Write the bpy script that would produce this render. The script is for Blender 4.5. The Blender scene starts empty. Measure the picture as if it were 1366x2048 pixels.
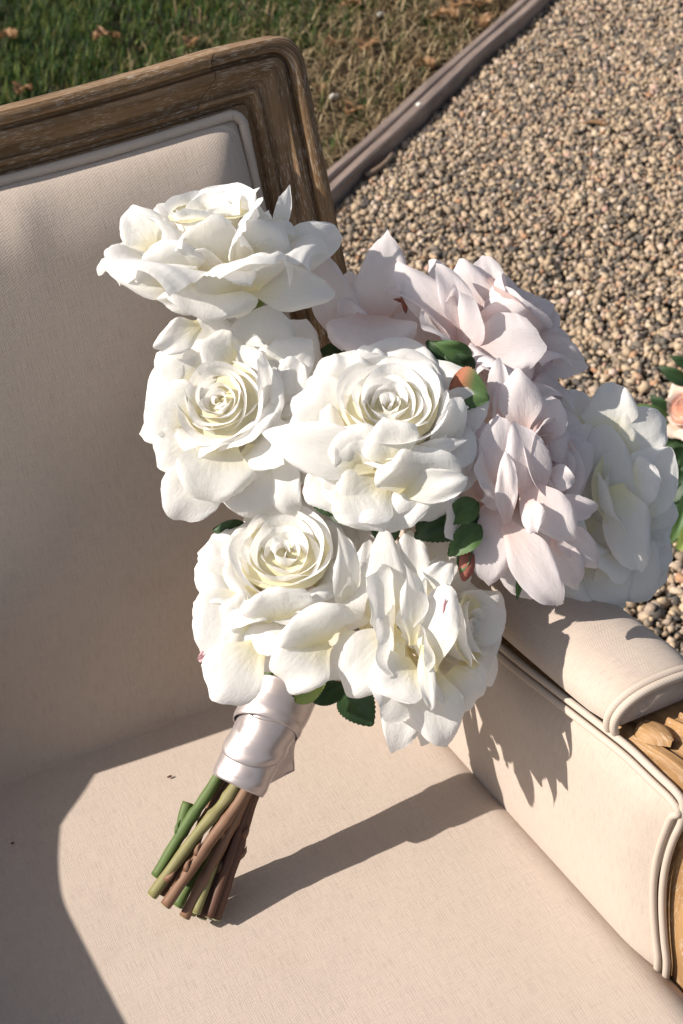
import bpy, math, random
import numpy as np
from mathutils import Vector, Matrix

random.seed(7)
RNG = np.random.default_rng(11)
scene = bpy.context.scene
col = scene.collection
R = math.radians

# ------------------------------------------------------------------ camera
SEAT = 0.45                                   # height of the seat above the ground
CAM = np.array([-0.3393, -0.76125, 0.77517 + SEAT])
FPX = 2853.0                                  # focal length in pixels of the 1366x2048 photograph


def cam_axes(az, pitch, roll):
    f = np.array([math.sin(az) * math.cos(pitch), math.cos(az) * math.cos(pitch), -math.sin(pitch)])
    r = np.cross(f, [0, 0, 1]); r /= np.linalg.norm(r)
    u = np.cross(r, f)
    return (math.cos(roll) * r + math.sin(roll) * u, -math.sin(roll) * r + math.cos(roll) * u, f)


CR, CU, CF = cam_axes(R(22.882), R(37.313), R(-4.078))
cam_data = bpy.data.cameras.new('camera')
cam_data.sensor_fit = 'VERTICAL'
cam_data.sensor_height = 36.0
cam_data.sensor_width = 24.0
cam_data.lens = FPX / 2048 * 36.0
cam_data.clip_start = 0.05
cam_data.clip_end = 300
cam_data.dof.use_dof = True
cam_data.dof.focus_distance = 0.88
cam_data.dof.aperture_fstop = 18
cam = bpy.data.objects.new('camera', cam_data)
m4 = Matrix(((CR[0], CU[0], -CF[0], CAM[0]), (CR[1], CU[1], -CF[1], CAM[1]), (CR[2], CU[2], -CF[2], CAM[2]), (0, 0, 0, 1)))
cam.matrix_world = m4
col.objects.link(cam)
scene.camera = cam

# ------------------------------------------------------------------ light
SUN = np.array([.772, -.190, -.600]); SUN /= np.linalg.norm(SUN)     # direction the light travels
world = bpy.data.worlds.new('World')
scene.world = world
world.use_nodes = True
wn = world.node_tree.nodes; wl = world.node_tree.links
bg = wn['Background']
sky = wn.new('ShaderNodeTexSky')
sky.sky_type = 'NISHITA'
sky.sun_disc = False
sky.sun_elevation = math.asin(-SUN[2])
sky.sun_rotation = math.atan2(-SUN[0], -SUN[1])
sky.air_density = 1.0; sky.dust_density = 1.5; sky.ozone_density = 1.0
hs = wn.new('ShaderNodeHueSaturation'); hs.inputs['Saturation'].default_value = .62
wl.new(sky.outputs[0], hs.inputs['Color']); wl.new(hs.outputs[0], bg.inputs[0])
bg.inputs[1].default_value = 0.07
sl = bpy.data.lights.new('sun', 'SUN')
sl.energy = 4.15
sl.angle = R(0.53)
sl.color = (1.0, 0.925, 0.83)
sun = bpy.data.objects.new('sun', sl)
sun.rotation_euler = Vector(tuple(SUN)).to_track_quat('-Z', 'Y').to_euler()
sun.location = (-3, 0.5, 4)
col.objects.link(sun)
scene.view_settings.view_transform = 'Standard'
scene.view_settings.look = 'None'
scene.view_settings.gamma = 1
scene.view_settings.use_curve_mapping = False
scene.view_settings.exposure = 0.83
scene.cycles.max_bounces = 14
scene.cycles.diffuse_bounces = 8
scene.cycles.transmission_bounces = 10


# ------------------------------------------------------------------ helpers
def ray(px, py):
    d = CF + CR * ((px - 683) / FPX) + CU * ((1024 - py) / FPX)
    return d / np.linalg.norm(d)


def at(px, py, d):
    """point seen at photograph pixel (px, py), d metres from the lens"""
    return CAM + ray(px, py) * d


def on_z(px, py, z):
    r = ray(px, py)
    return CAM + r * ((z - CAM[2]) / r[2])


def project(P):
    d = np.asarray(P) - CAM
    z = d @ CF
    return 683 + FPX * (d @ CR) / z, 1024 - FPX * (d @ CU) / z


def tag(o, label=None, cat=None, group=None, kind=None):
    if label: o['label'] = label
    if cat: o['category'] = cat
    if group: o['group'] = group
    if kind: o['kind'] = kind
    return o


def empty(name, loc, label=None, cat=None, group=None):
    o = bpy.data.objects.new(name, None)
    o.empty_display_size = 0.05
    o.location = tuple(loc)
    col.objects.link(o)
    return tag(o, label, cat, group)


def world_loc(o):
    p = np.zeros(3)
    while o is not None:
        p = p + np.array(o.location[:]); o = o.parent
    return p


def obj(name, verts, faces, mat, parent=None, uv=None, smooth=True, origin=None):
    """one mesh object; verts in world space"""
    verts = np.asarray(verts, float)
    if parent is not None:
        base = world_loc(parent)
    else:
        base = np.zeros(3)
    org = verts.mean(0) if origin is None else np.asarray(origin, float)
    me = bpy.data.meshes.new(name)
    me.from_pydata((verts - org).tolist(), [], [tuple(int(i) for i in f) for f in faces])
    if uv is not None:
        uv = np.asarray(uv, float)
        ul = me.uv_layers.new(name='UVMap')
        idx = np.zeros(len(me.loops), dtype=np.int32)
        me.loops.foreach_get('vertex_index', idx)
        ul.data.foreach_set('uv', uv[idx].ravel())
    if smooth:
        me.polygons.foreach_set('use_smooth', [True] * len(me.polygons))
    me.update()
    o = bpy.data.objects.new(name, me)
    if mat is not None: me.materials.append(mat)
    if parent is not None: o.parent = parent
    o.location = tuple(org - base)
    col.objects.link(o)
    return o


def big_mesh(name, verts, quads, mat, smooth=True):
    """fast path for very large meshes (all faces with the same vertex count)"""
    n = quads.shape[1]
    me = bpy.data.meshes.new(name)
    me.vertices.add(len(verts)); me.vertices.foreach_set('co', verts.astype(np.float32).ravel())
    me.loops.add(quads.size); me.loops.foreach_set('vertex_index', quads.astype(np.int32).ravel())
    me.polygons.add(len(quads))
    me.polygons.foreach_set('loop_start', np.arange(0, quads.size, n, dtype=np.int32))
    me.polygons.foreach_set('loop_total', np.full(len(quads), n, dtype=np.int32))
    if smooth: me.polygons.foreach_set('use_smooth', np.ones(len(quads), dtype=bool))
    me.update(calc_edges=True)
    me.validate()
    me.materials.append(mat)
    o = bpy.data.objects.new(name, me)
    col.objects.link(o)
    return o


def grid_faces(nu, nv, wrap=False):
    f = []
    for j in range(nv - 1):
        for i in range(nu - 1 + (1 if wrap else 0)):
            a = j * nu + i; b = j * nu + (i + 1) % nu
            f.append((a, b, b + nu, a + nu))
    return f


def smooth01(x):
    x = np.clip(x, 0, 1)
    return x * x * (3 - 2 * x)


def catmull(pts, n):
    pts = [np.asarray(p, float) for p in pts]
    P = [2 * pts[0] - pts[1]] + pts + [2 * pts[-1] - pts[-2]]
    out = []
    seg = len(pts) - 1
    for k in range(n):
        t = k / (n - 1) * seg
        i = min(int(t), seg - 1); t -= i
        a, b, c, d = P[i], P[i + 1], P[i + 2], P[i + 3]
        out.append(.5 * ((2 * b) + (-a + c) * t + (2 * a - 5 * b + 4 * c - d) * t * t + (-a + 3 * b - 3 * c + d) * t ** 3))
    return np.array(out)


def tube(pts, rad, ns=10, caps=True):
    """tube round a polyline -> verts, faces, uv (u along in metres, v round 0..1)"""
    pts = np.asarray(pts, float); n = len(pts)
    rad = np.broadcast_to(np.asarray(rad, float), (n,))
    tan = np.gradient(pts, axis=0); tan /= np.linalg.norm(tan, axis=1)[:, None] + 1e-12
    ref = np.array([0, 0, 1.0]) if abs(tan[0][2]) < .9 else np.array([1.0, 0, 0])
    nrm = np.cross(tan[0], ref); nrm /= np.linalg.norm(nrm)
    V = []; UV = []; s = 0
    for k in range(n):
        if k: s += np.linalg.norm(pts[k] - pts[k - 1])
        nrm = nrm - tan[k] * (nrm @ tan[k]); nrm /= np.linalg.norm(nrm)
        b = np.cross(tan[k], nrm)
        for i in range(ns):
            a = 2 * math.pi * i / ns
            V.append(pts[k] + rad[k] * (math.cos(a) * nrm + math.sin(a) * b)); UV.append((s, i / ns * .02))
    F = grid_faces(ns, n, True)
    if caps:
        F.append(tuple(range(ns))[::-1]); F.append(tuple(range((n - 1) * ns, n * ns)))
    return np.array(V), F, np.array(UV)


def join(parts):
    V = []; F = []; U = []; o = 0
    for v, f, u in parts:
        V.append(v); U.append(u); F += [tuple(i + o for i in q) for q in f]; o += len(v)
    return np.concatenate(V), F, np.concatenate(U)


# ------------------------------------------------------------------ materials
def new_mat(name):
    m = bpy.data.materials.new(name); m.use_nodes = True
    nt = m.node_tree
    return m, nt, nt.nodes, nt.links, nt.nodes['Principled BSDF']


def ramp(N, stops, interp='LINEAR'):
    r = N.new('ShaderNodeValToRGB'); cr = r.color_ramp; cr.interpolation = interp
    while len(cr.elements) > 1: cr.elements.remove(cr.elements[-1])
    cr.elements[0].position = stops[0][0]; cr.elements[0].color = (*stops[0][1], 1)
    for p, c in stops[1:]:
        e = cr.elements.new(p); e.color = (*c, 1)
    return r


def noise(N, scale, detail=4, rough=.55, dist=0):
    n = N.new('ShaderNodeTexNoise'); n.inputs['Scale'].default_value = scale
    n.inputs['Detail'].default_value = detail; n.inputs['Roughness'].default_value = rough
    n.inputs['Distortion'].default_value = dist
    return n


def mapping(N, L, src, scale=(1, 1, 1), rot=(0, 0, 0)):
    mp = N.new('ShaderNodeMapping'); mp.inputs['Scale'].default_value = scale; mp.inputs['Rotation'].default_value = rot
    L.new(src, mp.inputs['Vector'])
    return mp


def mix(N, L, fac, a, b, blend='MIX'):
    m = N.new('ShaderNodeMix'); m.data_type = 'RGBA'; m.blend_type = blend
    for sock, v in ((m.inputs[0], fac), (m.inputs[6], a), (m.inputs[7], b)):
        if hasattr(v, 'links'): L.new(v, sock)
        elif isinstance(v, tuple): sock.default_value = (*v, 1)
        else: sock.default_value = v
    return m.outputs[2]


def linen_material():
    m, nt, N, L, B = new_mat('linen')
    uv = N.new('ShaderNodeTexCoord').outputs['UV']
    tone = noise(N, 9, 4, .6); L.new(uv, tone.inputs['Vector'])
    slubx = noise(N, 1, 3, .6); L.new(mapping(N, L, uv, (1500, 70, 1)).outputs[0], slubx.inputs['Vector'])
    sluby = noise(N, 1, 3, .6); L.new(mapping(N, L, uv, (70, 1500, 1)).outputs[0], sluby.inputs['Vector'])
    twill = N.new('ShaderNodeTexWave'); twill.inputs['Scale'].default_value = 190
    twill.inputs['Distortion'].default_value = 1.2; twill.inputs['Detail'].default_value = 2; twill.inputs['Detail Scale'].default_value = 3
    L.new(mapping(N, L, uv, (1, 1, 1), (0, 0, R(62))).outputs[0], twill.inputs['Vector'])
    c = mix(N, L, tone.outputs[0], (.44, .365, .31), (.50, .42, .357))
    cr = ramp(N, [(.33, (.80, .79, .78)), (.5, (1, 1, 1)), (.7, (1.05, 1.04, 1.03))]); L.new(slubx.outputs[0], cr.inputs[0])
    c = mix(N, L, .6, c, cr.outputs[0], 'MULTIPLY')
    cr2 = ramp(N, [(.3, (.84, .83, .82)), (.5, (1, 1, 1)), (.72, (1.04, 1.03, 1.02))]); L.new(sluby.outputs[0], cr2.inputs[0])
    c = mix(N, L, .6, c, cr2.outputs[0], 'MULTIPLY')
    tw = ramp(N, [(0.15, (.80, .79, .78)), (.6, (1, 1, 1))]); L.new(twill.outputs[0], tw.inputs[0])
    c = mix(N, L, .32, c, tw.outputs[0], 'MULTIPLY')
    # faint old stains, as on any outdoor upholstery
    st = noise(N, 14, 2, .5); L.new(uv, st.inputs['Vector'])
    sr = ramp(N, [(.62, (1, 1, 1)), (.8, (.93, .89, .84))]); L.new(st.outputs[0], sr.inputs[0])
    c = mix(N, L, .8, c, sr.outputs[0], 'MULTIPLY')
    L.new(c, B.inputs['Base Color'])
    B.inputs['Roughness'].default_value = .95
    B.inputs['Specular IOR Level'].default_value = .15
    B.inputs['Sheen Weight'].default_value = .12
    B.inputs['Sheen Roughness'].default_value = .6
    add = N.new('ShaderNodeMath'); add.operation = 'ADD'
    L.new(slubx.outputs[0], add.inputs[0]); L.new(sluby.outputs[0], add.inputs[1])
    add2 = N.new('ShaderNodeMath'); add2.operation = 'ADD'
    tws = N.new('ShaderNodeMath'); tws.operation = 'MULTIPLY'; tws.inputs[1].default_value = .2; L.new(twill.outputs[0], tws.inputs[0])
    L.new(add.outputs[0], add2.inputs[0]); L.new(tws.outputs[0], add2.inputs[1])
    bp = N.new('ShaderNodeBump'); bp.inputs['Strength'].default_value = .5; bp.inputs['Distance'].default_value = .0005
    L.new(add2.outputs[0], bp.inputs['Height'])
    wr = noise(N, 5, 3, .5); L.new(uv, wr.inputs['Vector'])
    bp2 = N.new('ShaderNodeBump'); bp2.inputs['Strength'].default_value = .5; bp2.inputs['Distance'].default_value = .008
    L.new(wr.outputs[0], bp2.inputs['Height']); L.new(bp.outputs[0], bp2.inputs['Normal'])
    L.new(bp2.outputs[0], B.inputs['Normal'])
    return m


def welt_material():
    m, nt, N, L, B = new_mat('linen_welt')
    uv = N.new('ShaderNodeTexCoord').outputs['UV']
    w = N.new('ShaderNodeTexWave'); w.inputs['Scale'].default_value = 160; w.inputs['Distortion'].default_value = 1.5
    L.new(mapping(N, L, uv, (1, 1, 1), (0, 0, R(12))).outputs[0], w.inputs['Vector'])
    t = noise(N, 60, 3); L.new(uv, t.inputs['Vector'])
    c = mix(N, L, t.outputs[0], (.45, .375, .315), (.51, .435, .37))
    tw = ramp(N, [(.1, (.78, .78, .78)), (.6, (1, 1, 1))]); L.new(w.outputs[0], tw.inputs[0])
    c = mix(N, L, .25, c, tw.outputs[0], 'MULTIPLY')
    L.new(c, B.inputs['Base Color']); B.inputs['Roughness'].default_value = .95
    B.inputs['Specular IOR Level'].default_value = .15
    bp = N.new('ShaderNodeBump'); bp.inputs['Strength'].default_value = .2; bp.inputs['Distance'].default_value = .0003
    L.new(w.outputs[0], bp.inputs['Height']); L.new(bp.outputs[0], B.inputs['Normal'])
    return m


def wood_material(name, dark, mid, light, lime=.5):
    """weathered oak, limed pores; UV: u along the grain in metres"""
    m, nt, N, L, B = new_mat(name)
    uv = N.new('ShaderNodeTexCoord').outputs['UV']
    g = noise(N, 1, 6, .62, .4); L.new(mapping(N, L, uv, (9, 190, 1)).outputs[0], g.inputs['Vector'])
    big = noise(N, 1, 3, .5); L.new(mapping(N, L, uv, (5, 22, 1)).outputs[0], big.inputs['Vector'])
    pores = noise(N, 1, 2, .7); L.new(mapping(N, L, uv, (120, 1250, 1)).outputs[0], pores.inputs['Vector'])
    cr = ramp(N, [(.3, dark), (.5, mid), (.72, light)]); L.new(g.outputs[0], cr.inputs[0])
    b = ramp(N, [(.3, (.62, .60, .58)), (.65, (1.08, 1.05, 1.0))]); L.new(big.outputs[0], b.inputs[0])
    c = mix(N, L, .8, cr.outputs[0], b.outputs[0], 'MULTIPLY')
    pr = ramp(N, [(.54, (0, 0, 0)), (.64, (1, 1, 1))]); L.new(pores.outputs[0], pr.inputs[0])
    msk = noise(N, 30, 3); L.new(uv, msk.inputs['Vector'])
    mr = ramp(N, [(.34, (0, 0, 0)), (.60, (1, 1, 1))]); L.new(msk.outputs[0], mr.inputs[0])
    mu = N.new('ShaderNodeMath'); mu.operation = 'MULTIPLY'; L.new(pr.outputs[0], mu.inputs[0]); L.new(mr.outputs[0], mu.inputs[1])
    mu2 = N.new('ShaderNodeMath'); mu2.operation = 'MULTIPLY'; L.new(mu.outputs[0], mu2.inputs[0]); mu2.inputs[1].default_value = lime
    c = mix(N, L, mu2.outputs[0], c, (.62, .55, .46))
    L.new(c, B.inputs['Base Color']); B.inputs['Roughness'].default_value = .62
    B.inputs['Specular IOR Level'].default_value = .3
    bp = N.new('ShaderNodeBump'); bp.inputs['Strength'].default_value = .45; bp.inputs['Distance'].default_value = .0008
    L.new(g.outputs[0], bp.inputs['Height']); L.new(bp.outputs[0], B.inputs['Normal'])
    return m


def petal_material(name, base, tipc, inner, rim, rimamt, transl=.45):
    """real-touch petals: UV.y runs base to tip, UV.x edge to edge"""
    m, nt, N, L, B = new_mat(name)
    uvn = N.new('ShaderNodeTexCoord'); uv = uvn.outputs['UV']
    sep = N.new('ShaderNodeSeparateXYZ'); L.new(uv, sep.inputs[0])
    cr = ramp(N, [(.0, inner), (.44, base), (.8, tipc)]); L.new(sep.outputs['Y'], cr.inputs[0])
    oi = N.new('ShaderNodeObjectInfo')
    vein = noise(N, 1, 4, .6); L.new(mapping(N, L, uv, (34, 3.2, 1)).outputs[0], vein.inputs['Vector'])
    crin = noise(N, 1, 4, .6); L.new(mapping(N, L, uv, (6, 5, 1)).outputs[0], crin.inputs['Vector'])
    # blushed rim on a few petals
    ux = N.new('ShaderNodeMath'); ux.operation = 'SUBTRACT'; ux.inputs[1].default_value = .5; L.new(sep.outputs['X'], ux.inputs[0])
    ab = N.new('ShaderNodeMath'); ab.operation = 'ABSOLUTE'; L.new(ux.outputs[0], ab.inputs[0])
    er = ramp(N, [(.465, (0, 0, 0)), (.5, (1, 1, 1))]); L.new(ab.outputs[0], er.inputs[0])
    rn = N.new('ShaderNodeTexNoise'); rn.noise_dimensions = '4D'; rn.inputs['Scale'].default_value = 2.2
    L.new(uv, rn.inputs['Vector'])
    mulr = N.new('ShaderNodeMath'); mulr.operation = 'MULTIPLY'; mulr.inputs[1].default_value = 40; L.new(oi.outputs['Random'], mulr.inputs[0])
    L.new(mulr.outputs[0], rn.inputs['W'])
    rr = ramp(N, [(.60, (0, 0, 0)), (.72, (1, 1, 1))]); L.new(rn.outputs[0], rr.inputs[0])
    mu = N.new('ShaderNodeMath'); mu.operation = 'MULTIPLY'; L.new(er.outputs[0], mu.inputs[0]); L.new(rr.outputs[0], mu.inputs[1])
    mu2 = N.new('ShaderNodeMath'); mu2.operation = 'MULTIPLY'; L.new(mu.outputs[0], mu2.inputs[0]); mu2.inputs[1].default_value = rimamt
    c = mix(N, L, mu2.outputs[0], cr.outputs[0], rim)
    vr = ramp(N, [(.3, (.965, .96, .955)), (.6, (1, 1, 1))]); L.new(vein.outputs[0], vr.inputs[0])
    c = mix(N, L, 1.0, c, vr.outputs[0], 'MULTIPLY')
    L.new(c, B.inputs['Base Color'])
    B.inputs['Roughness'].default_value = .62
    B.inputs['Specular IOR Level'].default_value = .25
    bp = N.new('ShaderNodeBump'); bp.inputs['Strength'].default_value = .25; bp.inputs['Distance'].default_value = .0008
    L.new(vein.outputs[0], bp.inputs['Height'])
    bp2 = N.new('ShaderNodeBump'); bp2.inputs['Strength'].default_value = .22; bp2.inputs['Distance'].default_value = .003
    L.new(crin.outputs[0], bp2.inputs['Height']); L.new(bp.outputs[0], bp2.inputs['Normal'])
    L.new(bp2.outputs[0], B.inputs['Normal'])
    tr = N.new('ShaderNodeBsdfTranslucent'); L.new(c, tr.inputs['Color']); L.new(bp2.outputs[0], tr.inputs['Normal'])
    ms = N.new('ShaderNodeMixShader'); ms.inputs[0].default_value = transl
    L.new(B.outputs[0], ms.inputs[1]); L.new(tr.outputs[0], ms.inputs[2])
    L.new(ms.outputs[0], N['Material Output'].inputs['Surface'])
    return m


def leaf_material(name, c1, c2, blush=None, transl=.2):
    m, nt, N, L, B = new_mat(name)
    uv = N.new('ShaderNodeTexCoord').outputs['UV']
    sep = N.new('ShaderNodeSeparateXYZ'); L.new(uv, sep.inputs[0])
    n = noise(N, 5, 4); L.new(uv, n.inputs['Vector'])
    c = mix(N, L, n.outputs[0], c1, c2)
    if blush:
        r = ramp(N, [(.30, (1, 1, 1)), (.62, (0, 0, 0))]); L.new(sep.outputs['Y'], r.inputs[0])
        c = mix(N, L, r.outputs[0], c, blush)
    ux = N.new('ShaderNodeMath'); ux.operation = 'SUBTRACT'; ux.inputs[1].default_value = .5; L.new(sep.outputs['X'], ux.inputs[0])
    ab = N.new('ShaderNodeMath'); ab.operation = 'ABSOLUTE'; L.new(ux.outputs[0], ab.inputs[0])
    mr = ramp(N, [(0, (1.35, 1.3, 1.2)), (.03, (1, 1, 1))]); L.new(ab.outputs[0], mr.inputs[0])
    c = mix(N, L, .8, c, mr.outputs[0], 'MULTIPLY')
    # herringbone side veins
    cm = N.new('ShaderNodeCombineXYZ'); ad = N.new('ShaderNodeMath'); ad.operation = 'SUBTRACT'
    L.new(sep.outputs['Y'], ad.inputs[0]); L.new(ab.outputs[0], ad.inputs[1]); L.new(ad.outputs[0], cm.inputs[0])
    wv = N.new('ShaderNodeTexWave'); wv.inputs['Scale'].default_value = 3.4; wv.inputs['Distortion'].default_value = .8
    L.new(cm.outputs[0], wv.inputs['Vector'])
    L.new(c, B.inputs['Base Color']); B.inputs['Roughness'].default_value = .5
    B.inputs['Specular IOR Level'].default_value = .35
    bp = N.new('ShaderNodeBump'); bp.inputs['Strength'].default_value = .07; bp.inputs['Distance'].default_value = .001
    L.new(wv.outputs[0], bp.inputs['Height']); L.new(bp.outputs[0], B.inputs['Normal'])
    tr = N.new('ShaderNodeBsdfTranslucent'); L.new(c, tr.inputs['Color'])
    ms = N.new('ShaderNodeMixShader'); ms.inputs[0].default_value = transl
    L.new(B.outputs[0], ms.inputs[1]); L.new(tr.outputs[0], ms.inputs[2])
    L.new(ms.outputs[0], N['Material Output'].inputs['Surface'])
    return m


def stem_material(name, a, b, c3):
    m, nt, N, L, B = new_mat(name)
    uv = N.new('ShaderNodeTexCoord').outputs['UV']
    n = noise(N, 1, 4, .6); L.new(mapping(N, L, uv, (30, 160, 1)).outputs[0], n.inputs['Vector'])
    n2 = noise(N, 1, 2, .6); L.new(mapping(N, L, uv, (14, 40, 1)).outputs[0], n2.inputs['Vector'])
    cr = ramp(N, [(.35, a), (.5, b), (.68, c3)]); L.new(n2.outputs[0], cr.inputs[0])
    d = ramp(N, [(.3, (.75, .72, .7)), (.6, (1.05, 1.05, 1.05))]); L.new(n.outputs[0], d.inputs[0])
    c = mix(N, L, .8, cr.outputs[0], d.outputs[0], 'MULTIPLY')
    L.new(c, B.inputs['Base Color']); B.inputs['Roughness'].default_value = .58
    B.inputs['Specular IOR Level'].default_value = .28
    bp = N.new('ShaderNodeBump'); bp.inputs['Strength'].default_value = .3; bp.inputs['Distance'].default_value = .0006
    L.new(n.outputs[0], bp.inputs['Height']); L.new(bp.outputs[0], B.inputs['Normal'])
    return m


def island_material(name, stops, rough=.8, spec=.3, grain=300, transl=0., bump=.3):
    """colour per loose piece of one mesh (pebbles, blades, straw)"""
    m, nt, N, L, B = new_mat(name)
    ge = N.new('ShaderNodeNewGeometry')
    cr = ramp(N, stops, 'CONSTANT' if False else 'LINEAR'); L.new(ge.outputs['Random Per Island'], cr.inputs[0])
    tc = N.new('ShaderNodeTexCoord').outputs['Object']
    n = noise(N, grain, 3); L.new(tc, n.inputs['Vector'])
    d = ramp(N, [(.3, (.72, .72, .72)), (.65, (1.12, 1.12, 1.12))]); L.new(n.outputs[0], d.inputs[0])
    c = mix(N, L, .7, cr.outputs[0], d.outputs[0], 'MULTIPLY')
    L.new(c, B.inputs['Base Color']); B.inputs['Roughness'].default_value = rough
    B.inputs['Specular IOR Level'].default_value = spec
    if bump:
        bp = N.new('ShaderNodeBump'); bp.inputs['Strength'].default_value = bump; bp.inputs['Distance'].default_value = .001
        L.new(n.outputs[0], bp.inputs['Height']); L.new(bp.outputs[0], B.inputs['Normal'])
    if transl:
        tr = N.new('ShaderNodeBsdfTranslucent'); L.new(c, tr.inputs['Color'])
        ms = N.new('ShaderNodeMixShader'); ms.inputs[0].default_value = transl
        L.new(B.outputs[0], ms.inputs[1]); L.new(tr.outputs[0], ms.inputs[2])
        L.new(ms.outputs[0], N['Material Output'].inputs['Surface'])
    return m


def soil_material(name, a, b, c3, scale=25):
    m, nt, N, L, B = new_mat(name)
    tc = N.new('ShaderNodeTexCoord').outputs['Object']
    n = noise(N, scale, 8, .65); L.new(tc, n.inputs['Vector'])
    cr = ramp(N, [(.3, a), (.5, b), (.7, c3)]); L.new(n.outputs[0], cr.inputs[0])
    L.new(cr.outputs[0], B.inputs['Base Color']); B.inputs['Roughness'].default_value = .95
    B.inputs['Specular IOR Level'].default_value = .1
    bp = N.new('ShaderNodeBump'); bp.inputs['Strength'].default_value = .8; bp.inputs['Distance'].default_value = .02
    L.new(n.outputs[0], bp.inputs['Height']); L.new(bp.outputs[0], B.inputs['Normal'])
    return m


def satin_material():
    m, nt, N, L, B = new_mat('satin')
    uv = N.new('ShaderNodeTexCoord').outputs['UV']
    n = noise(N, 1, 3, .5); L.new(mapping(N, L, uv, (60, 700, 1)).outputs[0], n.inputs['Vector'])
    c = mix(N, L, n.outputs[0], (.40, .345, .335), (.46, .40, .39))
    L.new(c, B.inputs['Base Color'])
    B.inputs['Roughness'].default_value = .36
    B.inputs['Metallic'].default_value = .55
    B.inputs['Specular IOR Level'].default_value = .75
    B.inputs['Sheen Weight'].default_value = .2
    B.inputs['Anisotropic'].default_value = .5
    w = noise(N, 1, 3, .5); L.new(mapping(N, L, uv, (34, 90, 1)).outputs[0], w.inputs['Vector'])
    bp = N.new('ShaderNodeBump'); bp.inputs['Strength'].default_value = .3; bp.inputs['Distance'].default_value = .002
    L.new(w.outputs[0], bp.inputs['Height']); L.new(bp.outputs[0], B.inputs['Normal'])
    return m


M_LINEN = linen_material()
M_WELT = welt_material()
M_WOOD = wood_material('weathered_oak', (.10, .06, .029), (.21, .126, .063), (.33, .205, .11), .62)
M_WOOD_SUNLIT = wood_material('weathered_oak_sunlit', (.20, .112, .045), (.33, .19, .085), (.43, .27, .13), .35)  # same wood as the back frame, sunlight on the arms mixed into its colour
M_WHITE = petal_material('white_petal', (.90, .885, .835), (.905, .895, .88), (.90, .83, .52), (.75, .30, .42), .9)
M_BLUSH = petal_material('blush_petal', (.84, .765, .755), (.845, .79, .795), (.80, .60, .55), (.62, .22, .30), .5)
M_PINK = petal_material('pink_tip', (.74, .36, .43), (.76, .48, .52), (.76, .55, .50), (.5, .12, .2), .6)
M_PEACH = petal_material('peach_petal', (.86, .52, .38), (.88, .74, .64), (.85, .38, .25), (.85, .6, .5), .5)
M_LEAF = leaf_material('rose_leaf', (.018, .042, .016), (.035, .072, .024))
M_LEAFL = leaf_material('light_leaf', (.055, .11, .035), (.095, .165, .055))
M_LEAFR = leaf_material('blushed_leaf', (.06, .115, .04), (.10, .16, .06), (.36, .14, .08))
M_LEAFY = leaf_material('yellow_leaf', (.16, .22, .05), (.24, .30, .08))
M_BUD = stem_material('red_bud', (.20, .06, .045), (.30, .10, .075), (.38, .16, .11))
M_STEM_G = stem_material('green_stem', (.055, .095, .028), (.095, .14, .042), (.13, .175, .06))
M_STEM_O = stem_material('olive_stem', (.16, .15, .06), (.22, .20, .085), (.27, .235, .11))
M_STEM_B = stem_material('brown_stem', (.14, .075, .045), (.21, .115, .07), (.26, .16, .10))
M_STEM_D = stem_material('dark_stem', (.075, .035, .024), (.11, .052, .034), (.16, .085, .05))
M_CUT = stem_material('cut_end', (.28, .30, .14), (.36, .36, .20), (.40, .38, .22))
M_SATIN = satin_material()
M_PEBBLE = island_material('pebble', [(0, (0.065, 0.057, 0.053)), (.12, (0.108, 0.094, 0.079)), (.26, (0.183, 0.146, 0.112)), (.40, (0.308, 0.228, 0.154)),
                                      (.55, (0.394, 0.295, 0.198)), (.68, (0.447, 0.342, 0.230)), (.77, (0.256, 0.190, 0.151)), (.86, (0.503, 0.401, 0.292)),
                                      (.92, (0.344, 0.183, 0.102)), (.97, (0.562, 0.475, 0.391)), (1, (0.380, 0.227, 0.176))], .75, .3, 260)
M_GRASS = island_material('grass_blade', [(0, (.006, .016, .003)), (.35, (.013, .034, .006)), (.66, (.042, .105, .015)), (.86, (.14, .185, .032)),
                                          (.97, (.16, .14, .03)), (1, (.24, .18, .07))], .6, .3, 60, .25, 0)
M_STRAW = island_material('dry_grass', [(0, (.08, .05, .025)), (.4, (.22, .155, .08)), (.75, (.36, .265, .15)), (1, (.50, .40, .25))], .8, .2, 60, .15, 0)
M_SOIL = soil_material('soil', (.012, .009, .005), (.026, .018, .010), (.05, .034, .02))
M_GRIT = soil_material('grit', (.03, .025, .02), (.06, .05, .04), (.10, .08, .06), 120)
M_TIMBER = wood_material('grey_timber', (.15, .11, .095), (.24, .18, .155), (.33, .26, .225), .3)
M_DRYLEAF = leaf_material('dry_leaf', (.22, .12, .055), (.34, .20, .10), None, .25)
M_TWIG = stem_material('twig_bark', (.16, .11, .075), (.24, .17, .12), (.30, .23, .17))
M_STONE = island_material('white_stone', [(0, (.7, .68, .62)), (1, (.75, .72, .66))], .7, .3, 200)

# ------------------------------------------------------------------ ground
EA = on_z(690, 400, 0.0)[:2]; EB = on_z(1110, 0, 0.0)[:2]          # gravel-side foot of the timber edging
ED = (EB - EA) / np.linalg.norm(EB - EA)
EN = np.array([-ED[1], ED[0]])                                       # towards the lawn


def edge_side(p):
    return (p - EA) @ EN


far = 60.0
corners = lambda lo, hi: [EA + ED * a + EN * b for a, b in ((-far, lo), (far, lo), (far, hi), (-far, hi))]
q = corners(-far, .03)
obj('gravel_bed', [(p[0], p[1], 0) for p in q], [(0, 1, 2, 3)], M_GRIT, smooth=False)['kind'] = 'structure'
q = corners(.03, far)
obj('lawn_soil', [(p[0], p[1], .004) for p in q], [(0, 1, 2, 3)], M_SOIL, smooth=False)['kind'] = 'structure'


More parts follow.
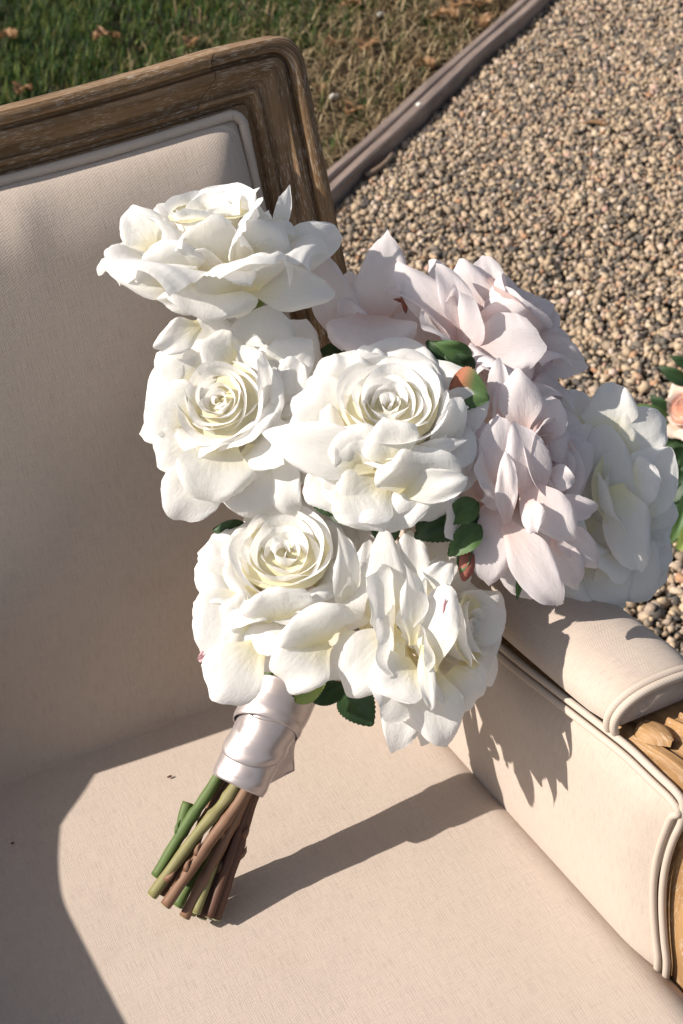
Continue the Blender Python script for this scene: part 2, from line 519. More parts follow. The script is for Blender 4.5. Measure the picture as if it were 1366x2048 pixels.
def scatter(n, x0, x1, y0, y1):
    return np.stack([RNG.uniform(x0, x1, n), RNG.uniform(y0, y1, n)], 1)


def in_view(p, z, mx, my):
    P = np.concatenate([p, np.full((len(p), 1), z)], 1) - CAM
    dz = P @ CF
    x = FPX * (P @ CR) / dz; y = FPX * (P @ CU) / dz
    return (np.abs(x) < 683 * mx) & (np.abs(y) < 1024 * my) & (dz > .2)


# pebble template: cube subdivided once and rounded
def pebble_template():
    V = []; idx = {}
    for x in (-1, 0, 1):
        for y in (-1, 0, 1):
            for z in (-1, 0, 1):
                if (x, y, z) != (0, 0, 0):
                    idx[(x, y, z)] = len(V); V.append((x, y, z))
    F = []
    for ax in range(3):
        for s in (-1, 1):
            a, b = [k for k in range(3) if k != ax]
            for i in (-1, 0):
                for j in (-1, 0):
                    def P(u, v):
                        t = [0, 0, 0]; t[ax] = s; t[a] = u; t[b] = v
                        return idx[tuple(t)]
                    f = (P(i, j), P(i + 1, j), P(i + 1, j + 1), P(i, j + 1))
                    flip = (s < 0) ^ (ax == 1)
                    F.append(f[::-1] if flip else f)
    V = np.array(V, float); V /= np.linalg.norm(V, axis=1)[:, None] ** .8
    return V, np.array(F)


def pebble_small():
    V = np.array([(x, y, z) for x in (-1, 1) for y in (-1, 1) for z in (-1, 1)] + [(1.5, 0, 0), (-1.5, 0, 0), (0, 1.5, 0), (0, -1.5, 0), (0, 0, 1.5), (0, 0, -1.5)], float)
    V /= np.linalg.norm(V, axis=1)[:, None] ** .9
    c = lambda x, y, z: (x > 0) * 4 + (y > 0) * 2 + (z > 0)
    F = []
    # rhombic dodecahedron: one quad over each edge of the cube
    for ax in range(3):
        a, b = [k for k in range(3) if k != ax]
        for i in (-1, 1):
            for j in (-1, 1):
                p = [0, 0, 0]; p[a] = i; p[b] = j
                lo = list(p); lo[ax] = -1; hi = list(p); hi[ax] = 1
                fa = 8 + 2 * a + (0 if i > 0 else 1); fb = 8 + 2 * b + (0 if j > 0 else 1)
                q = (c(*lo), fa, c(*hi), fb)
                n = np.cross(V[q[1]] - V[q[0]], V[q[3]] - V[q[0]])
                F.append(q if n @ np.array(p, float) > 0 else q[::-1])
    return V, np.array(F)


def rot_mats(n):
    q = RNG.normal(size=(n, 4)); q /= np.linalg.norm(q, axis=1)[:, None]
    w, x, y, z = q.T
    return np.stack([1 - 2 * (y * y + z * z), 2 * (x * y - z * w), 2 * (x * z + y * w), 2 * (x * y + z * w), 1 - 2 * (x * x + z * z), 2 * (y * z - x * w),
                     2 * (x * z - y * w), 2 * (y * z + x * w), 1 - 2 * (x * x + y * y)], 1).reshape(n, 3, 3)


def make_pebbles():
    TV, TF = pebble_template()
    pts = []
    cell = .0083
    # jittered lattice so that stones lie beside each other
    gx, gy = np.meshgrid(np.arange(-.2, 3.0, cell), np.arange(-.8, 3.3, cell))
    p = np.stack([gx.ravel(), gy.ravel()], 1) + RNG.uniform(-.5, .5, (gx.size, 2)) * cell * 1.1
    s = edge_side(p)
    near = in_view(p, 0, 1.12, 1.06) & (s < -.004)
    chair = (p[:, 0] < .10) & (p[:, 1] < .12)
    p = p[near & ~chair]
    n = len(p)
    lay = RNG.random(n)
    size = np.exp(RNG.normal(math.log(.0048), .32, n))
    size = np.clip(size, .0028, .0095)
    sc = size[:, None] * np.stack([RNG.uniform(.95, 1.35, n), RNG.uniform(.75, 1.05, n), RNG.uniform(.6, .95, n)], 1)
    und = .006 * np.sin(p[:, 0] * 9 + 1.3 * np.sin(p[:, 1] * 5)) * np.sin(p[:, 1] * 8 + .7)
    z = .006 + und + .009 * lay
    # a shallow trough along the edging
    z -= .010 * np.exp(-(edge_side(p) / .04) ** 2)
    dist = np.linalg.norm(np.concatenate([p, np.zeros((n, 1))], 1) - CAM, axis=1)
    VV = []; FF = []; base = 0
    for TVk, TFk, sel in ((TV, TF, dist < 2.45), (*pebble_small(), dist >= 2.45)):
        m = int(sel.sum())
        lump = 1 + RNG.normal(0, .18, (m, len(TVk), 1))
        V = TVk[None] * lump * sc[sel][:, None, :]
        V = np.einsum('nij,nkj->nki', rot_mats(m), V)
        V += np.concatenate([p, z[:, None]], 1)[sel][:, None, :]
        F = TFk[None] + (np.arange(m) * len(TVk))[:, None, None] + base
        VV.append(V.reshape(-1, 3)); FF.append(F.reshape(-1, 4)); base += m * len(TVk)
    V = np.concatenate(VV); F = np.concatenate(FF)
    print('pebbles', n, 'quads', len(F))
    o = big_mesh('gravel', V.reshape(-1, 3), F.reshape(-1, 4), M_PEBBLE)
    tag(o, 'loose tan, cream and grey pea gravel covering the path', 'gravel', kind='stuff')


make_pebbles()


def blades(name, p, z0, length, width, lean, mat, flat=None):
    n = len(p)
    az = RNG.uniform(0, 2 * math.pi, n)
    d = np.stack([np.cos(az), np.sin(az), np.zeros(n)], 1)
    side = np.stack([-np.sin(az), np.cos(az), np.zeros(n)], 1)
    L = length * RNG.uniform(.5, 1.25, n); W = width * RNG.uniform(.7, 1.3, n)
    ln = lean * RNG.uniform(.3, 1.3, n)
    root = np.concatenate([p, np.full((n, 1), z0)], 1)
    V = []
    for k, t in enumerate((0, .4, .75, 1.0)):
        ang = ln * (.35 + .8 * t)
        up = L * t * np.cos(np.clip(ang, 0, 1.6)); out = L * t * np.sin(np.clip(ang, 0, 1.9))
        c = root + d * out[:, None] + np.array([0, 0, 1.0]) * np.maximum(up, .002)[:, None]
        if flat is not None: c[:, 2] += flat * RNG.random(n)
        w = W * (1, .9, .6, .06)[k]
        V.append(c - side * w[:, None]); V.append(c + side * w[:, None])
    V = np.stack(V, 1)
    F = np.array([(0, 1, 3, 2), (2, 3, 5, 4), (4, 5, 7, 6)])
    F = F[None] + (np.arange(n) * 8)[:, None, None]
    return big_mesh(name, V.reshape(-1, 3), F.reshape(-1, 4), mat)


def lawn():
    p = scatter(420000, -.9, 2.7, 1.5, 4.4)
    s = edge_side(p); u = (p - EA) @ ED
    vis = in_view(p, .02, 1.15, 1.12)
    dry = .50 + .10 * np.sin(u * 5.0) + .07 * np.sin(u * 13 + 2)     # width of the worn strip beside the edging
    patch = .6 * np.sin(p[:, 0] * 23 + 2 * np.sin(p[:, 1] * 19)) * np.sin(p[:, 1] * 27 + 1 + 2 * np.sin(p[:, 0] * 13)) + .5 * np.sin(p[:, 0] * 61 + 2 * np.sin(p[:, 1] * 40)) * np.sin(p[:, 1] * 66)
    keep = vis & (s > dry + .05 * RNG.normal(size=len(p))) & (RNG.random(len(p)) < np.clip(.50 + .85 * patch, .05, 1))
    g = p[keep]
    clump = vis & (s > .10) & (s < dry) & (patch > .45) & (RNG.random(len(p)) < .5)
    g = np.concatenate([g, p[clump]])
    print('blades', len(g))
    tag(blades('grass', g, .004, .046, .0012, .62, M_GRASS), 'short dark green grass growing behind the armchair', 'grass', kind='stuff')
    ps = scatter(60000, .2, 2.6, 1.4, 4.0)
    s = edge_side(ps); u = (ps - EA) @ ED
    k = in_view(ps, .02, 1.35, 1.25) & (s > .055) & (s < .72 + .1 * RNG.normal(size=len(ps))) & (RNG.random(len(ps)) < .62)
    ps = ps[k]
    print('straw', len(ps))
    tag(blades('dry_grass', ps, .006, .055, .0013, 1.55, M_STRAW, .016), 'flattened straw coloured dry grass beside the timber edging', 'dry grass', kind='stuff')


lawn()


def edging():
    root = empty('garden_edging', (EA[0], EA[1], 0), 'weathered purple grey double timber edging between lawn and gravel', 'edging')
    a0, a1 = -1.6, 3.2
    n = 60
    for k, (b0, b1, h) in enumerate(((.0, .0245, .040), (.0275, .050, .043))):
        prof = [(b0, -.03), (b0, h - .004), (b0 + .004, h), (b1 - .004, h + .001), (b1, h - .003), (b1, -.03)]
        V = []; U = []
        for i in range(n):
            a = a0 + (a1 - a0) * i / (n - 1)
            wob = .003 * math.sin(a * 3.1 + k) + .0015 * math.sin(a * 11 + 2 * k)
            acc = 0
            for j, (b, z) in enumerate(prof):
                q = EA + ED * a + EN * (b + wob)
                V.append((q[0], q[1], z + .0015 * math.sin(a * 7 + j))); U.append((a, b + j * .012))
        obj('board', V, grid_faces(len(prof), n), M_TIMBER, root, U, smooth=False)


edging()


# ------------------------------------------------------------------ armchair
chair = empty('armchair', (-.242, -.2, 0), 'cream linen armchair with carved weathered wood frame', 'armchair')
ALPHA = math.atan(.362)
XC = -.242
HX, W0 = .227, .421
NF = np.array([0, -math.cos(ALPHA), math.sin(ALPHA)])


def bp_(x, w, h):
    # the crest dips gently between its corners
    w = w - .009 * max(0, 1 - ((x - XC) / HX) ** 2) * float(smooth01(w / .40))
    return np.array([x, w * math.sin(ALPHA), w * math.cos(ALPHA) + SEAT]) + h * NF


def rr_path(s, wbot=-.10, na=9, r=None):
    """open rounded rectangle round the back panel, right foot -> top -> left foot"""
    hx = HX + s * 1.16; wt = W0 + s * .96
    r = (.003 + .016 * float(smooth01((s - .030) / .014))) if r is None else r
    pts = []
    for w in np.linspace(wbot, wt - r, 14): pts.append((XC + hx, w))
    for a in np.linspace(0, 90, na)[1:]: pts.append((XC + hx - r + r * math.cos(R(a)), wt - r + r * math.sin(R(a))))
    for x in np.linspace(XC + hx - r, XC - hx + r, 25)[1:]: pts.append((x, wt))
    for a in np.linspace(90, 180, na)[1:]: pts.append((XC - hx + r + r * math.cos(R(a)), wt - r + r * math.sin(R(a))))
    for w in np.linspace(wt - r, wbot, 14)[1:]: pts.append((XC - hx, w))
    return np.array(pts)


PROFILE = [(-.004, -0.0060), (0.000, -0.0014), (.0035, 0.0007), (.0065, -0.0003), (.0075, -0.0043), (.0095, -0.0043), (.0105, 0.0014), (.0125, 0.0038), (.0145, 0.0026),
           (.0155, -0.0014), (.0175, -0.0009), (.0225, 0.0043), (.0275, 0.0072), (.0315, 0.0058), (.0330, 0.0012), (.0345, 0.0017), (.0355, 0.0072), (.0380, .0090), (.0410, .0088),
           (.0435, 0.0080), (.0450, 0.0014), (.0455, -0.0100), (.0440, -0.0125), (.0452, -0.0150), (.0462, -0.0180), (.0462, -0.0330), (.0440, -0.0360), (.0, -0.0365), (-.004, -0.0365)]


def back_frame():
    paths = [rr_path(s * 1.08) for s, h in PROFILE]
    n = len(paths[0]); npf = len(PROFILE)
    split_r = 14 + 8          # where the stile's rounded corner ends and the rail begins
    split_l = n - split_r - 1
    parts = {'back_stile': [(0, split_r + 1), (split_l - 1, n - 1)], 'back_rail': [(split_r + 1, split_l - 1)]}
    V = np.array([[bp_(paths[j][i][0], paths[j][i][1], PROFILE[j][1]) for j in range(npf)] for i in range(n)])
    arc = np.concatenate([[0], np.cumsum(np.linalg.norm(np.diff(V[:, 12], axis=0), axis=1))])
    plen = np.concatenate([[0], np.cumsum(np.linalg.norm(np.diff(np.array(PROFILE), axis=0), axis=1))])
    for nm, spans in parts.items():
        for k, (i0, i1) in enumerate(spans):
            vv = V[i0:i1 + 1].copy()
            # hairline joint: pull each end back 0.25 mm
            if nm == 'back_rail':
                vv[0] += (vv[1] - vv[0]) / np.linalg.norm(vv[1] - vv[0], axis=1)[:, None] * .0006
                vv[-1] += (vv[-2] - vv[-1]) / np.linalg.norm(vv[-2] - vv[-1], axis=1)[:, None] * .0006
            uv = [(arc[i0 + a] + .37 * k + (1.3 if nm == 'back_rail' else 0), plen[j]) for a in range(len(vv)) for j in range(npf)]
            F = grid_faces(npf, len(vv))
            F.append(tuple(range(npf))); F.append(tuple(range((len(vv) - 1) * npf, len(vv) * npf))[::-1])
            o = obj(nm, vv.reshape(-1, 3), F, M_WOOD, chair, uv)
            md = o.modifiers.new('edge', 'EDGE_SPLIT'); md.split_angle = R(40)


back_frame()


def back_cushion():
    nx, nw = 90, 90
    V = []; U = []
    for j in range(nw):
        tw = j / (nw - 1)
        w = -.05 + (W0 + .05) * (1 - (1 - tw) ** 1.5)
        for i in range(nx):
            t = 2 * i / (nx - 1) - 1
            t = math.copysign(1 - (1 - abs(t)) ** 1.6, t)
            x = XC + t * HX
            ex = HX - abs(x - XC); ew = W0 - w
            fx = 1 - (1 - min(ex / .045, 1)) ** 2.4; fw = 1 - (1 - min(ew / .055, 1)) ** 2.4
            f = (max(fx, 0) ** .55) * (max(fw, 0) ** .55) * (.1 + .9 * float(smooth01(w / .16)))
            crown = (1 - .6 * t * t) * (1 - abs(2 * (w - .23) / .46) ** 2)
            puck = .0012 * math.sin(x * 70 + 3 * math.sin(x * 31)) * math.exp(-((ew - .025) / .02) ** 2)
            h = -.0015 - .001 * (1 - float(smooth01(w / .10))) + .019 * f + .017 * max(crown, 0) * f + puck
            V.append(bp_(x, w, h)); U.append((x, w))
    obj('back_cushion', V, grid_faces(nx, nw), M_LINEN, chair, U)
    # double welt round the panel
    parts = []
    for s, rd in ((-.0052, .0038), (.0022, .0037)):
        p = rr_path(s, r=.009)
        c = catmull([bp_(x, w, .0015 + .0008 * math.sin(x * 60 + w * 50)) for x, w in p], 220)
        parts.append(tube(c, rd, 8))
    o = obj('welt_piping', *join(parts)[:2], M_WELT, chair, join(parts)[2])
    # plain linen at the rear
    V = [bp_(XC + a * (HX + .004), w, -.0372) for w in (-.1, W0 + .004) for a in (-1, 1)]
    obj('rear_panel', V, [(0, 1, 3, 2)], M_LINEN, chair, [(v[0], v[2]) for v in V])


back_cushion()
FL = math.tan(R(5))


def arm_x(y, side):
    x = .0 + FL * (-y)
    return x if side > 0 else 2 * XC + .3 * x


def seat():
    nx, ny = 70, 80
    V = []; U = []
    for j in range(ny):
        t = j / (ny - 1)
        y = .035 - .575 * t
        xr = arm_x(min(y, 0), 1) + .010; xl = arm_x(min(y, 0), -1) - .010
        for i in range(nx):
            a = i / (nx - 1); a = .5 - .5 * math.cos(math.pi * a)
            x = xl + (xr - xl) * a
            e = min(x - xl, xr - x)
            z = -.020 * (1 - min(e / .030, 1)) ** 2.2
            z += .004 * math.sin(math.pi * a) * min(1, max(0, (.0 - y) / .12)) - .0
            f = max(0, (-.47 - y) / .07)
            z -= .055 * (1 - math.sqrt(max(0, 1 - min(f, 1) ** 2)))
            V.append((x, y, SEAT + z)); U.append((x, y))
    obj('seat_cushion', V, grid_faces(nx, ny), M_LINEN, chair, U)
    # boxed front and sides under the cushion
    ring = []
    for y, z in ((-.540, -.055), (-.545, -.075)):
        pass
    V = []; F = []
    pts = [(arm_x(-.54, -1) + .012, -.538), (arm_x(-.54, 1) - .012, -.538), (arm_x(0, 1) + .01, .02), (arm_x(0, -1) - .01, .02)]
    for z in (-.052, -.115):
        for x, y in pts: V.append((x, y, SEAT + z))
    for k in range(4): F.append((k, (k + 1) % 4, (k + 1) % 4 + 4, k + 4))
    F.append((7, 6, 5, 4))
    obj('seat_rail', V, F, M_WOOD, chair, [(v[0] + v[1], v[2]) for v in V], smooth=False)


seat()


def pad_rise(y):
    return .080 * float(smooth01((y + .09) / .18)) + .008 * float(smooth01((y + .2) / .15))


def pad_base(y):
    return zt(y) + .012 + .5 * max(0, .147 - zt(y))


def zt(y):
    return (min(.100 + .160 * (-y), .147) if y < 0 else .100) + pad_rise(y)


def sx(side):
    return 1 if side > 0 else -1


def arm(side):
    s = sx(side)
    # --- inner upholstered panel
    ny, nz = 50, 30
    V = []; U = []
    for j in range(nz):
        tz = j / (nz - 1)
        for i in range(ny):
            ty = i / (ny - 1)
            y0 = -.343 + .012 * math.sin(math.pi * min(1, max(0, (tz * .19 - .04) / .148)))
            y = .03 + (y0 - .03) * ty
            z = -.045 + (zt(y) - .002 + .045) * tz
            ez = (1 - tz) * .18; ey = (1 - ty) * .35
            f = (1 - (1 - min(ez / .03, 1)) ** 2) * (1 - (1 - min(ey / .03, 1)) ** 2)
            b = .008 * f + .004 * math.sin(math.pi * tz)
            V.append((arm_x(y, side) - s * b + s * .006, y, SEAT + z)); U.append((y, z + (.5 if s < 0 else 0)))
    obj('arm_panel', V, grid_faces(ny, nz), M_LINEN, chair, U)
    # --- double welt along the top and down the front of the panel
    path = [(y, zt(y)) for y in np.linspace(.02, -.335, 30)]
    path += [(-.342, .143)] + [(-.343 + .012 * math.sin(math.pi * max(0, z) / .148), z) for z in np.linspace(.132, -.045, 12)]
    parts = []
    for k, off in enumerate((-.0022, .0036)):
        pts = []
        for y, z in path:
            fr = 1.0 if y < -.338 or z < zt(y) - .008 else 0.0
            pts.append((arm_x(y, side) + s * (.001 if k == 0 else .0035), y - off * (1 if z < .14 and y < -.32 else 0), SEAT + z + off * (0 if z < .14 and y < -.32 else 1)))
        parts.append(tube(catmull(pts, 150), .0024, 10))
    J = join(parts)
    obj('welt_piping', J[0], J[1], M_WELT, chair, J[2])
    # --- padded arm rest
    ns, nl = 28, 44
    V = []; U = []
    for j in range(nl):
        t = j / (nl - 1)
        y = .090 + (-.274 - .090) * t
        e = max(0, (t - .93) / .07)
        k = math.sqrt(max(0.0, 1 - .30 * e * e))
        hw, hh = .036 * k, .020 * k
        cx = arm_x(min(y, 0), side) + s * .037
        for i in range(ns):
            a = math.pi * 1.12 * i / (ns - 1) - math.pi * .06
            ca, sa = math.cos(a), math.sin(a)
            x = -hw * math.copysign(abs(ca) ** .85, ca)
            z = hh * math.copysign(abs(sa) ** .9, sa)
            V.append((cx + s * x, y - .006 * e, SEAT + pad_base(y) + z)); U.append((y, a * .05))
    F = grid_faces(ns, nl)
    F.append(tuple((nl - 1) * ns + i for i in range(ns)))
    obj('arm_pad', V, F, M_LINEN, chair, U)
    parts = []
    for k, (off, gr) in enumerate(((.0026, 1.0), (.0076, .98))):
        y = -.274 - off
        cx = arm_x(y, side) + s * .037
        pts = []
        for a in np.linspace(-.10 * math.pi, 1.10 * math.pi, 40):
            ca, sa = math.cos(a), math.sin(a)
            pts.append((cx + s * -.0355 * gr * math.copysign(abs(ca) ** .85, ca), y, SEAT + pad_base(y) + .0198 * gr * math.copysign(abs(sa) ** .9, sa)))
        parts.append(tube(catmull(pts, 80), .0027, 10))
    J = join(parts)
    obj('welt_piping', J[0], J[1], M_WELT, chair, J[2])
    # --- carved wooden arm: rail under the pad that turns down into the front post
    path = catmull([(.09, zt(.09) - .004), (.03, zt(.03) - .004), (-.03, zt(-.03) - .004), (-.10, .114), (-.20, .128), (-.285, .146), (-.330, .156), (-.366, .148), (-.380, .120), (-.372, .085), (-.362, .050), (-.362, .010), (-.370, -.05), (-.372, -.11)], 70)
    prof = [(.004, -.016), (.006, .000), (.010, .003), (.016, .003), (.019, -.001), (.024, -.001), (.028, .004), (.050, .007), (.072, .004), (.076, -.001), (.081, -.001), (.084, .003), (.090, .003), (.094, .000), (.096, -.016), (.096, -.052), (.004, -.052)]
    V = []; U = []; acc = 0
    for i in range(len(path)):
        tan = path[min(i + 1, len(path) - 1)] - path[max(i - 1, 0)]; tan /= np.linalg.norm(tan)
        nrm = np.array([tan[1], -tan[0]])      # outwards: up on the rail, forward on the post
        if i: acc += np.linalg.norm(path[i] - path[i - 1])
        for j, (x, h) in enumerate(prof):
            q = path[i] + nrm * h
            V.append((arm_x(min(path[i][0], 0), side) + s * (x * .82 + .004), q[0], SEAT + q[1])); U.append((acc + (.6 if s < 0 else 0), x + .02 * (j > 13)))
    F = grid_faces(len(prof), len(path), True)
    F.append(tuple(range(len(prof)))); F.append(tuple(range((len(path) - 1) * len(prof), len(path) * len(prof))))
    o = obj('wooden_arm', V, F, M_WOOD_SUNLIT, chair, U)
    o.modifiers.new('edge', 'EDGE_SPLIT').split_angle = R(38)
    # --- carved acanthus leaf lying on the shoulder of the arm
    parts = []
    for lx, ly, ang, ln, wd in ((.017, -.284, 0, .026, .0095), (.030, -.290, 0, .060, .0035), (.0385, -.290, 0, .060, .0035), (.052, -.286, 4, .056, .0085), (.0635, -.288, -22, .030, .0050), (.0455, -.292, 22, .026, .0042)):
        nu, nv = 7, 12
        vv = []; uu = []
        for b in range(nv):
            tv = b / (nv - 1)
            for a in range(nu):
                tu = 2 * a / (nu - 1) - 1
                wv = wd * math.sin(math.pi * min(.97, .18 + .82 * tv)) ** .8
                px = lx + (ln * tv) * math.sin(R(-ang)) + tu * wv * math.cos(R(ang))
                py = ly - (ln * tv) * math.cos(R(ang)) - tu * wv * math.sin(R(ang))
                # follow the arm's curve
                zz = float(np.interp(-py, -path[:44, 0], path[:44, 1])) + .006
                zz += .0038 * (1 - tu * tu) * math.sin(math.pi * min(1, .12 + tv * .8)) - .0012 * math.exp(-(tu / .2) ** 2) * (wd > .005)
                vv.append((arm_x(py, side) + s * (px + .004), py, SEAT + zz + .0022 - .0045 * abs(tu) ** 3)); uu.append((py, px))
        parts.append((np.array(vv), grid_faces(nu, nv), np.array(uu)))
    J = join(parts)
    obj('carved_leaf', J[0], J[1], M_WOOD_SUNLIT, chair, J[2])
    # --- lining between arm panel and outer side, and the legs
    V = []
    for y in (.03, -.335):
        for x, z in ((.070, zt(y) - .02), (.070, -.10)):
            V.append((arm_x(min(y, 0), side) + s * x, y, SEAT + z))
    obj('outer_panel', V, [(0, 1, 3, 2)], M_LINEN, chair, [(v[1], v[2]) for v in V])


def leg(x, y, lean):
    parts = []
    hs = np.linspace(0, SEAT - .10, 14)
    prof = [.012, .015, .016, .014, .015, .017, .018, .019, .020, .021, .022, .026, .024, .028]
    pts = [(x, y + lean * (1 - h / (SEAT - .1)), h) for h in hs]
    v, f, u = tube(pts, prof, 14)
    obj('leg', v, f, M_WOOD, chair, u)


arm(1)
arm(-1)
for lx, ly, ln in ((arm_x(-.5, 1) - .035, -.50, 0), (arm_x(-.5, -1) + .035, -.50, 0), (.0, .03, .07), (2 * XC, .03, .07)):
    leg(lx, ly, ln)


# ------------------------------------------------------------------ petals, leaves
def wob(seed, U, V, amp, k=3):
    r = np.random.default_rng(seed)
    o = np.zeros_like(U)
    for i in range(k):
        fu, fv = r.uniform(1.2, 4.5), r.uniform(1.0, 4.0)
        o += np.sin(U * fu + r.uniform(0, 6.28)) * np.sin(V * fv * 1.6 + r.uniform(0, 6.28)) / (1 + .4 * i)
    return o * amp


SEED = [100]


def lateral(u, W, cup, rolls, u0s):
    """offsets across one row of a petal: along the tangent and towards the inner side; the edge beyond u0 rolls back"""
    nu = len(u); mid = nu // 2
    Y = np.zeros(nu); Q = np.zeros(nu)
    for sgn, roll, u0 in ((1, rolls[0], u0s[0]), (-1, rolls[1], u0s[1])):
        ang = 0.; y = 0.; q = 0.
        for k in range(1, mid + 1):
            i = mid + sgn * k
            a0, a1 = abs(u[i - sgn]), abs(u[i])
            dt = (a1 - a0) * W; um = .5 * (a0 + a1)
            ang += cup * dt if um < u0 else -roll * dt
            ang = max(ang, -1.45)
            y += math.cos(ang) * dt; q += math.sin(ang) * dt
            Y[i] = sgn * y; Q[i] = q
    return Y, Q


def petal_grid(nu, nv):
    u = np.linspace(-1, 1, nu); u = np.sign(u) * (1 - (1 - np.abs(u)) ** 1.25)
    v = 1 - (1 - np.linspace(0, 1, nv)) ** 1.2
    return np.meshgrid(u, v)


def petal(B, T, hw, n, bow=12., curl=30., vc=.64, cup=10., roll=120., tip=.08, sh=.30, b0=.34, amp=.0009, seed=None, nu=21, nv=19, ripple=.0008):
    """petal from base B to tip T (3-D points); n = unit vector out of its upper side;
    bow: arch of the midrib in degrees, curl: tip rolled back, cup: curvature across (1/m), roll: edges rolled back (1/m)"""
    if seed is None:
        SEED[0] += 1; seed = SEED[0]
    B = np.asarray(B, float); T = np.asarray(T, float)
    ax = T - B; L = np.linalg.norm(ax); ax = ax / L
    n = n - ax * (n @ ax); n = n / np.linalg.norm(n)
    t = np.cross(ax, n)
    Uu, Vv = petal_grid(nu, nv)
    rs = np.random.default_rng(seed)
    asym = rs.uniform(-.16, .16)
    l = 1 - sh * np.abs(Uu[0]) ** rs.uniform(1.5, 2.4) + tip * np.exp(-(np.abs(Uu[0] - rs.uniform(-.12, .12)) / .18)) + asym * Uu[0] * .6 \
        + .014 * np.sin(Uu[0] * rs.uniform(3, 6) + rs.uniform(0, 6)) + .007 * np.sin(Uu[0] * rs.uniform(12, 20) + rs.uniform(0, 6))
    v1 = Vv[:, 0]
    ang = R(bow) * (1 - 2 * v1) - R(curl) * np.clip((v1 - vc) / (1 - vc), 0, 1) ** 1.5
    dv = np.diff(v1, prepend=0)
    am = .5 * (ang + np.concatenate([[ang[0]], ang[:-1]]))
    X = np.cumsum(np.cos(am) * dv) * L; H = np.cumsum(np.sin(am) * dv) * L
    # the rolled rim follows the petal's rounded end: scale along the column
    Xc = np.interp((Vv * l[None]).ravel(), v1, X, right=None).reshape(Vv.shape)
    Hc = np.interp((Vv * l[None]).ravel(), v1, H).reshape(Vv.shape)
    over = np.maximum(Vv * l[None] - 1, 0) * L
    Xc += over * math.cos(ang[-1]); Hc += over * math.sin(ang[-1])
    Wv = hw * (b0 + (1 - b0) * smooth01(v1 / .62)) * (1 - .10 * smooth01((v1 - .8) / .2))
    cv = cup * (1 - .3 * v1)
    Y, Q = np.zeros_like(Uu), np.zeros_like(Uu)
    rl = (roll * rs.uniform(.05, 1.3), roll * rs.uniform(.05, 1.3))
    ue = (rs.uniform(.12, .50), rs.uniform(.12, .50)); vs = rs.uniform(.25, .45)
    for j in range(nv):
        k = float(np.clip((v1[j] - vs) / (1 - vs), 0, 1))
        Y[j], Q[j] = lateral(Uu[j], Wv[j], cv[j], rl, (1.05 - (1.05 - ue[0]) * k, 1.05 - (1.05 - ue[1]) * k))
    # a soft crease or two run along the petal
    for q in range(2):
        uc = rs.uniform(-.55, .55)
        Q = Q + rs.uniform(-.16, .16) * hw * np.abs(Uu - uc) * smooth01((Vv - .15) / .6) * (1 if q else .7)
    Q = Q + wob(seed, Uu * 1.4, Vv, amp) * Vv
    edge = np.clip(np.maximum(np.abs(Uu), Vv * 1.02) - .6, 0, .4) / .4
    Q = Q + ripple * edge * np.sin(np.arctan2(Uu, Vv + .2) * rs.uniform(5, 9) + rs.uniform(0, 6))
    # local surface normal along the midrib
    angc = np.interp((Vv * l[None]).ravel(), v1, ang).reshape(Vv.shape)
    P = B + Xc[..., None] * ax + Hc[..., None] * n + Y[..., None] * t + (Q * np.cos(angc))[..., None] * n - (Q * np.sin(angc))[..., None] * ax
    uv = np.stack([(Uu + 1) / 2, Vv], -1)
    return P.reshape(-1, 3), grid_faces(nu, nv), uv.reshape(-1, 2)


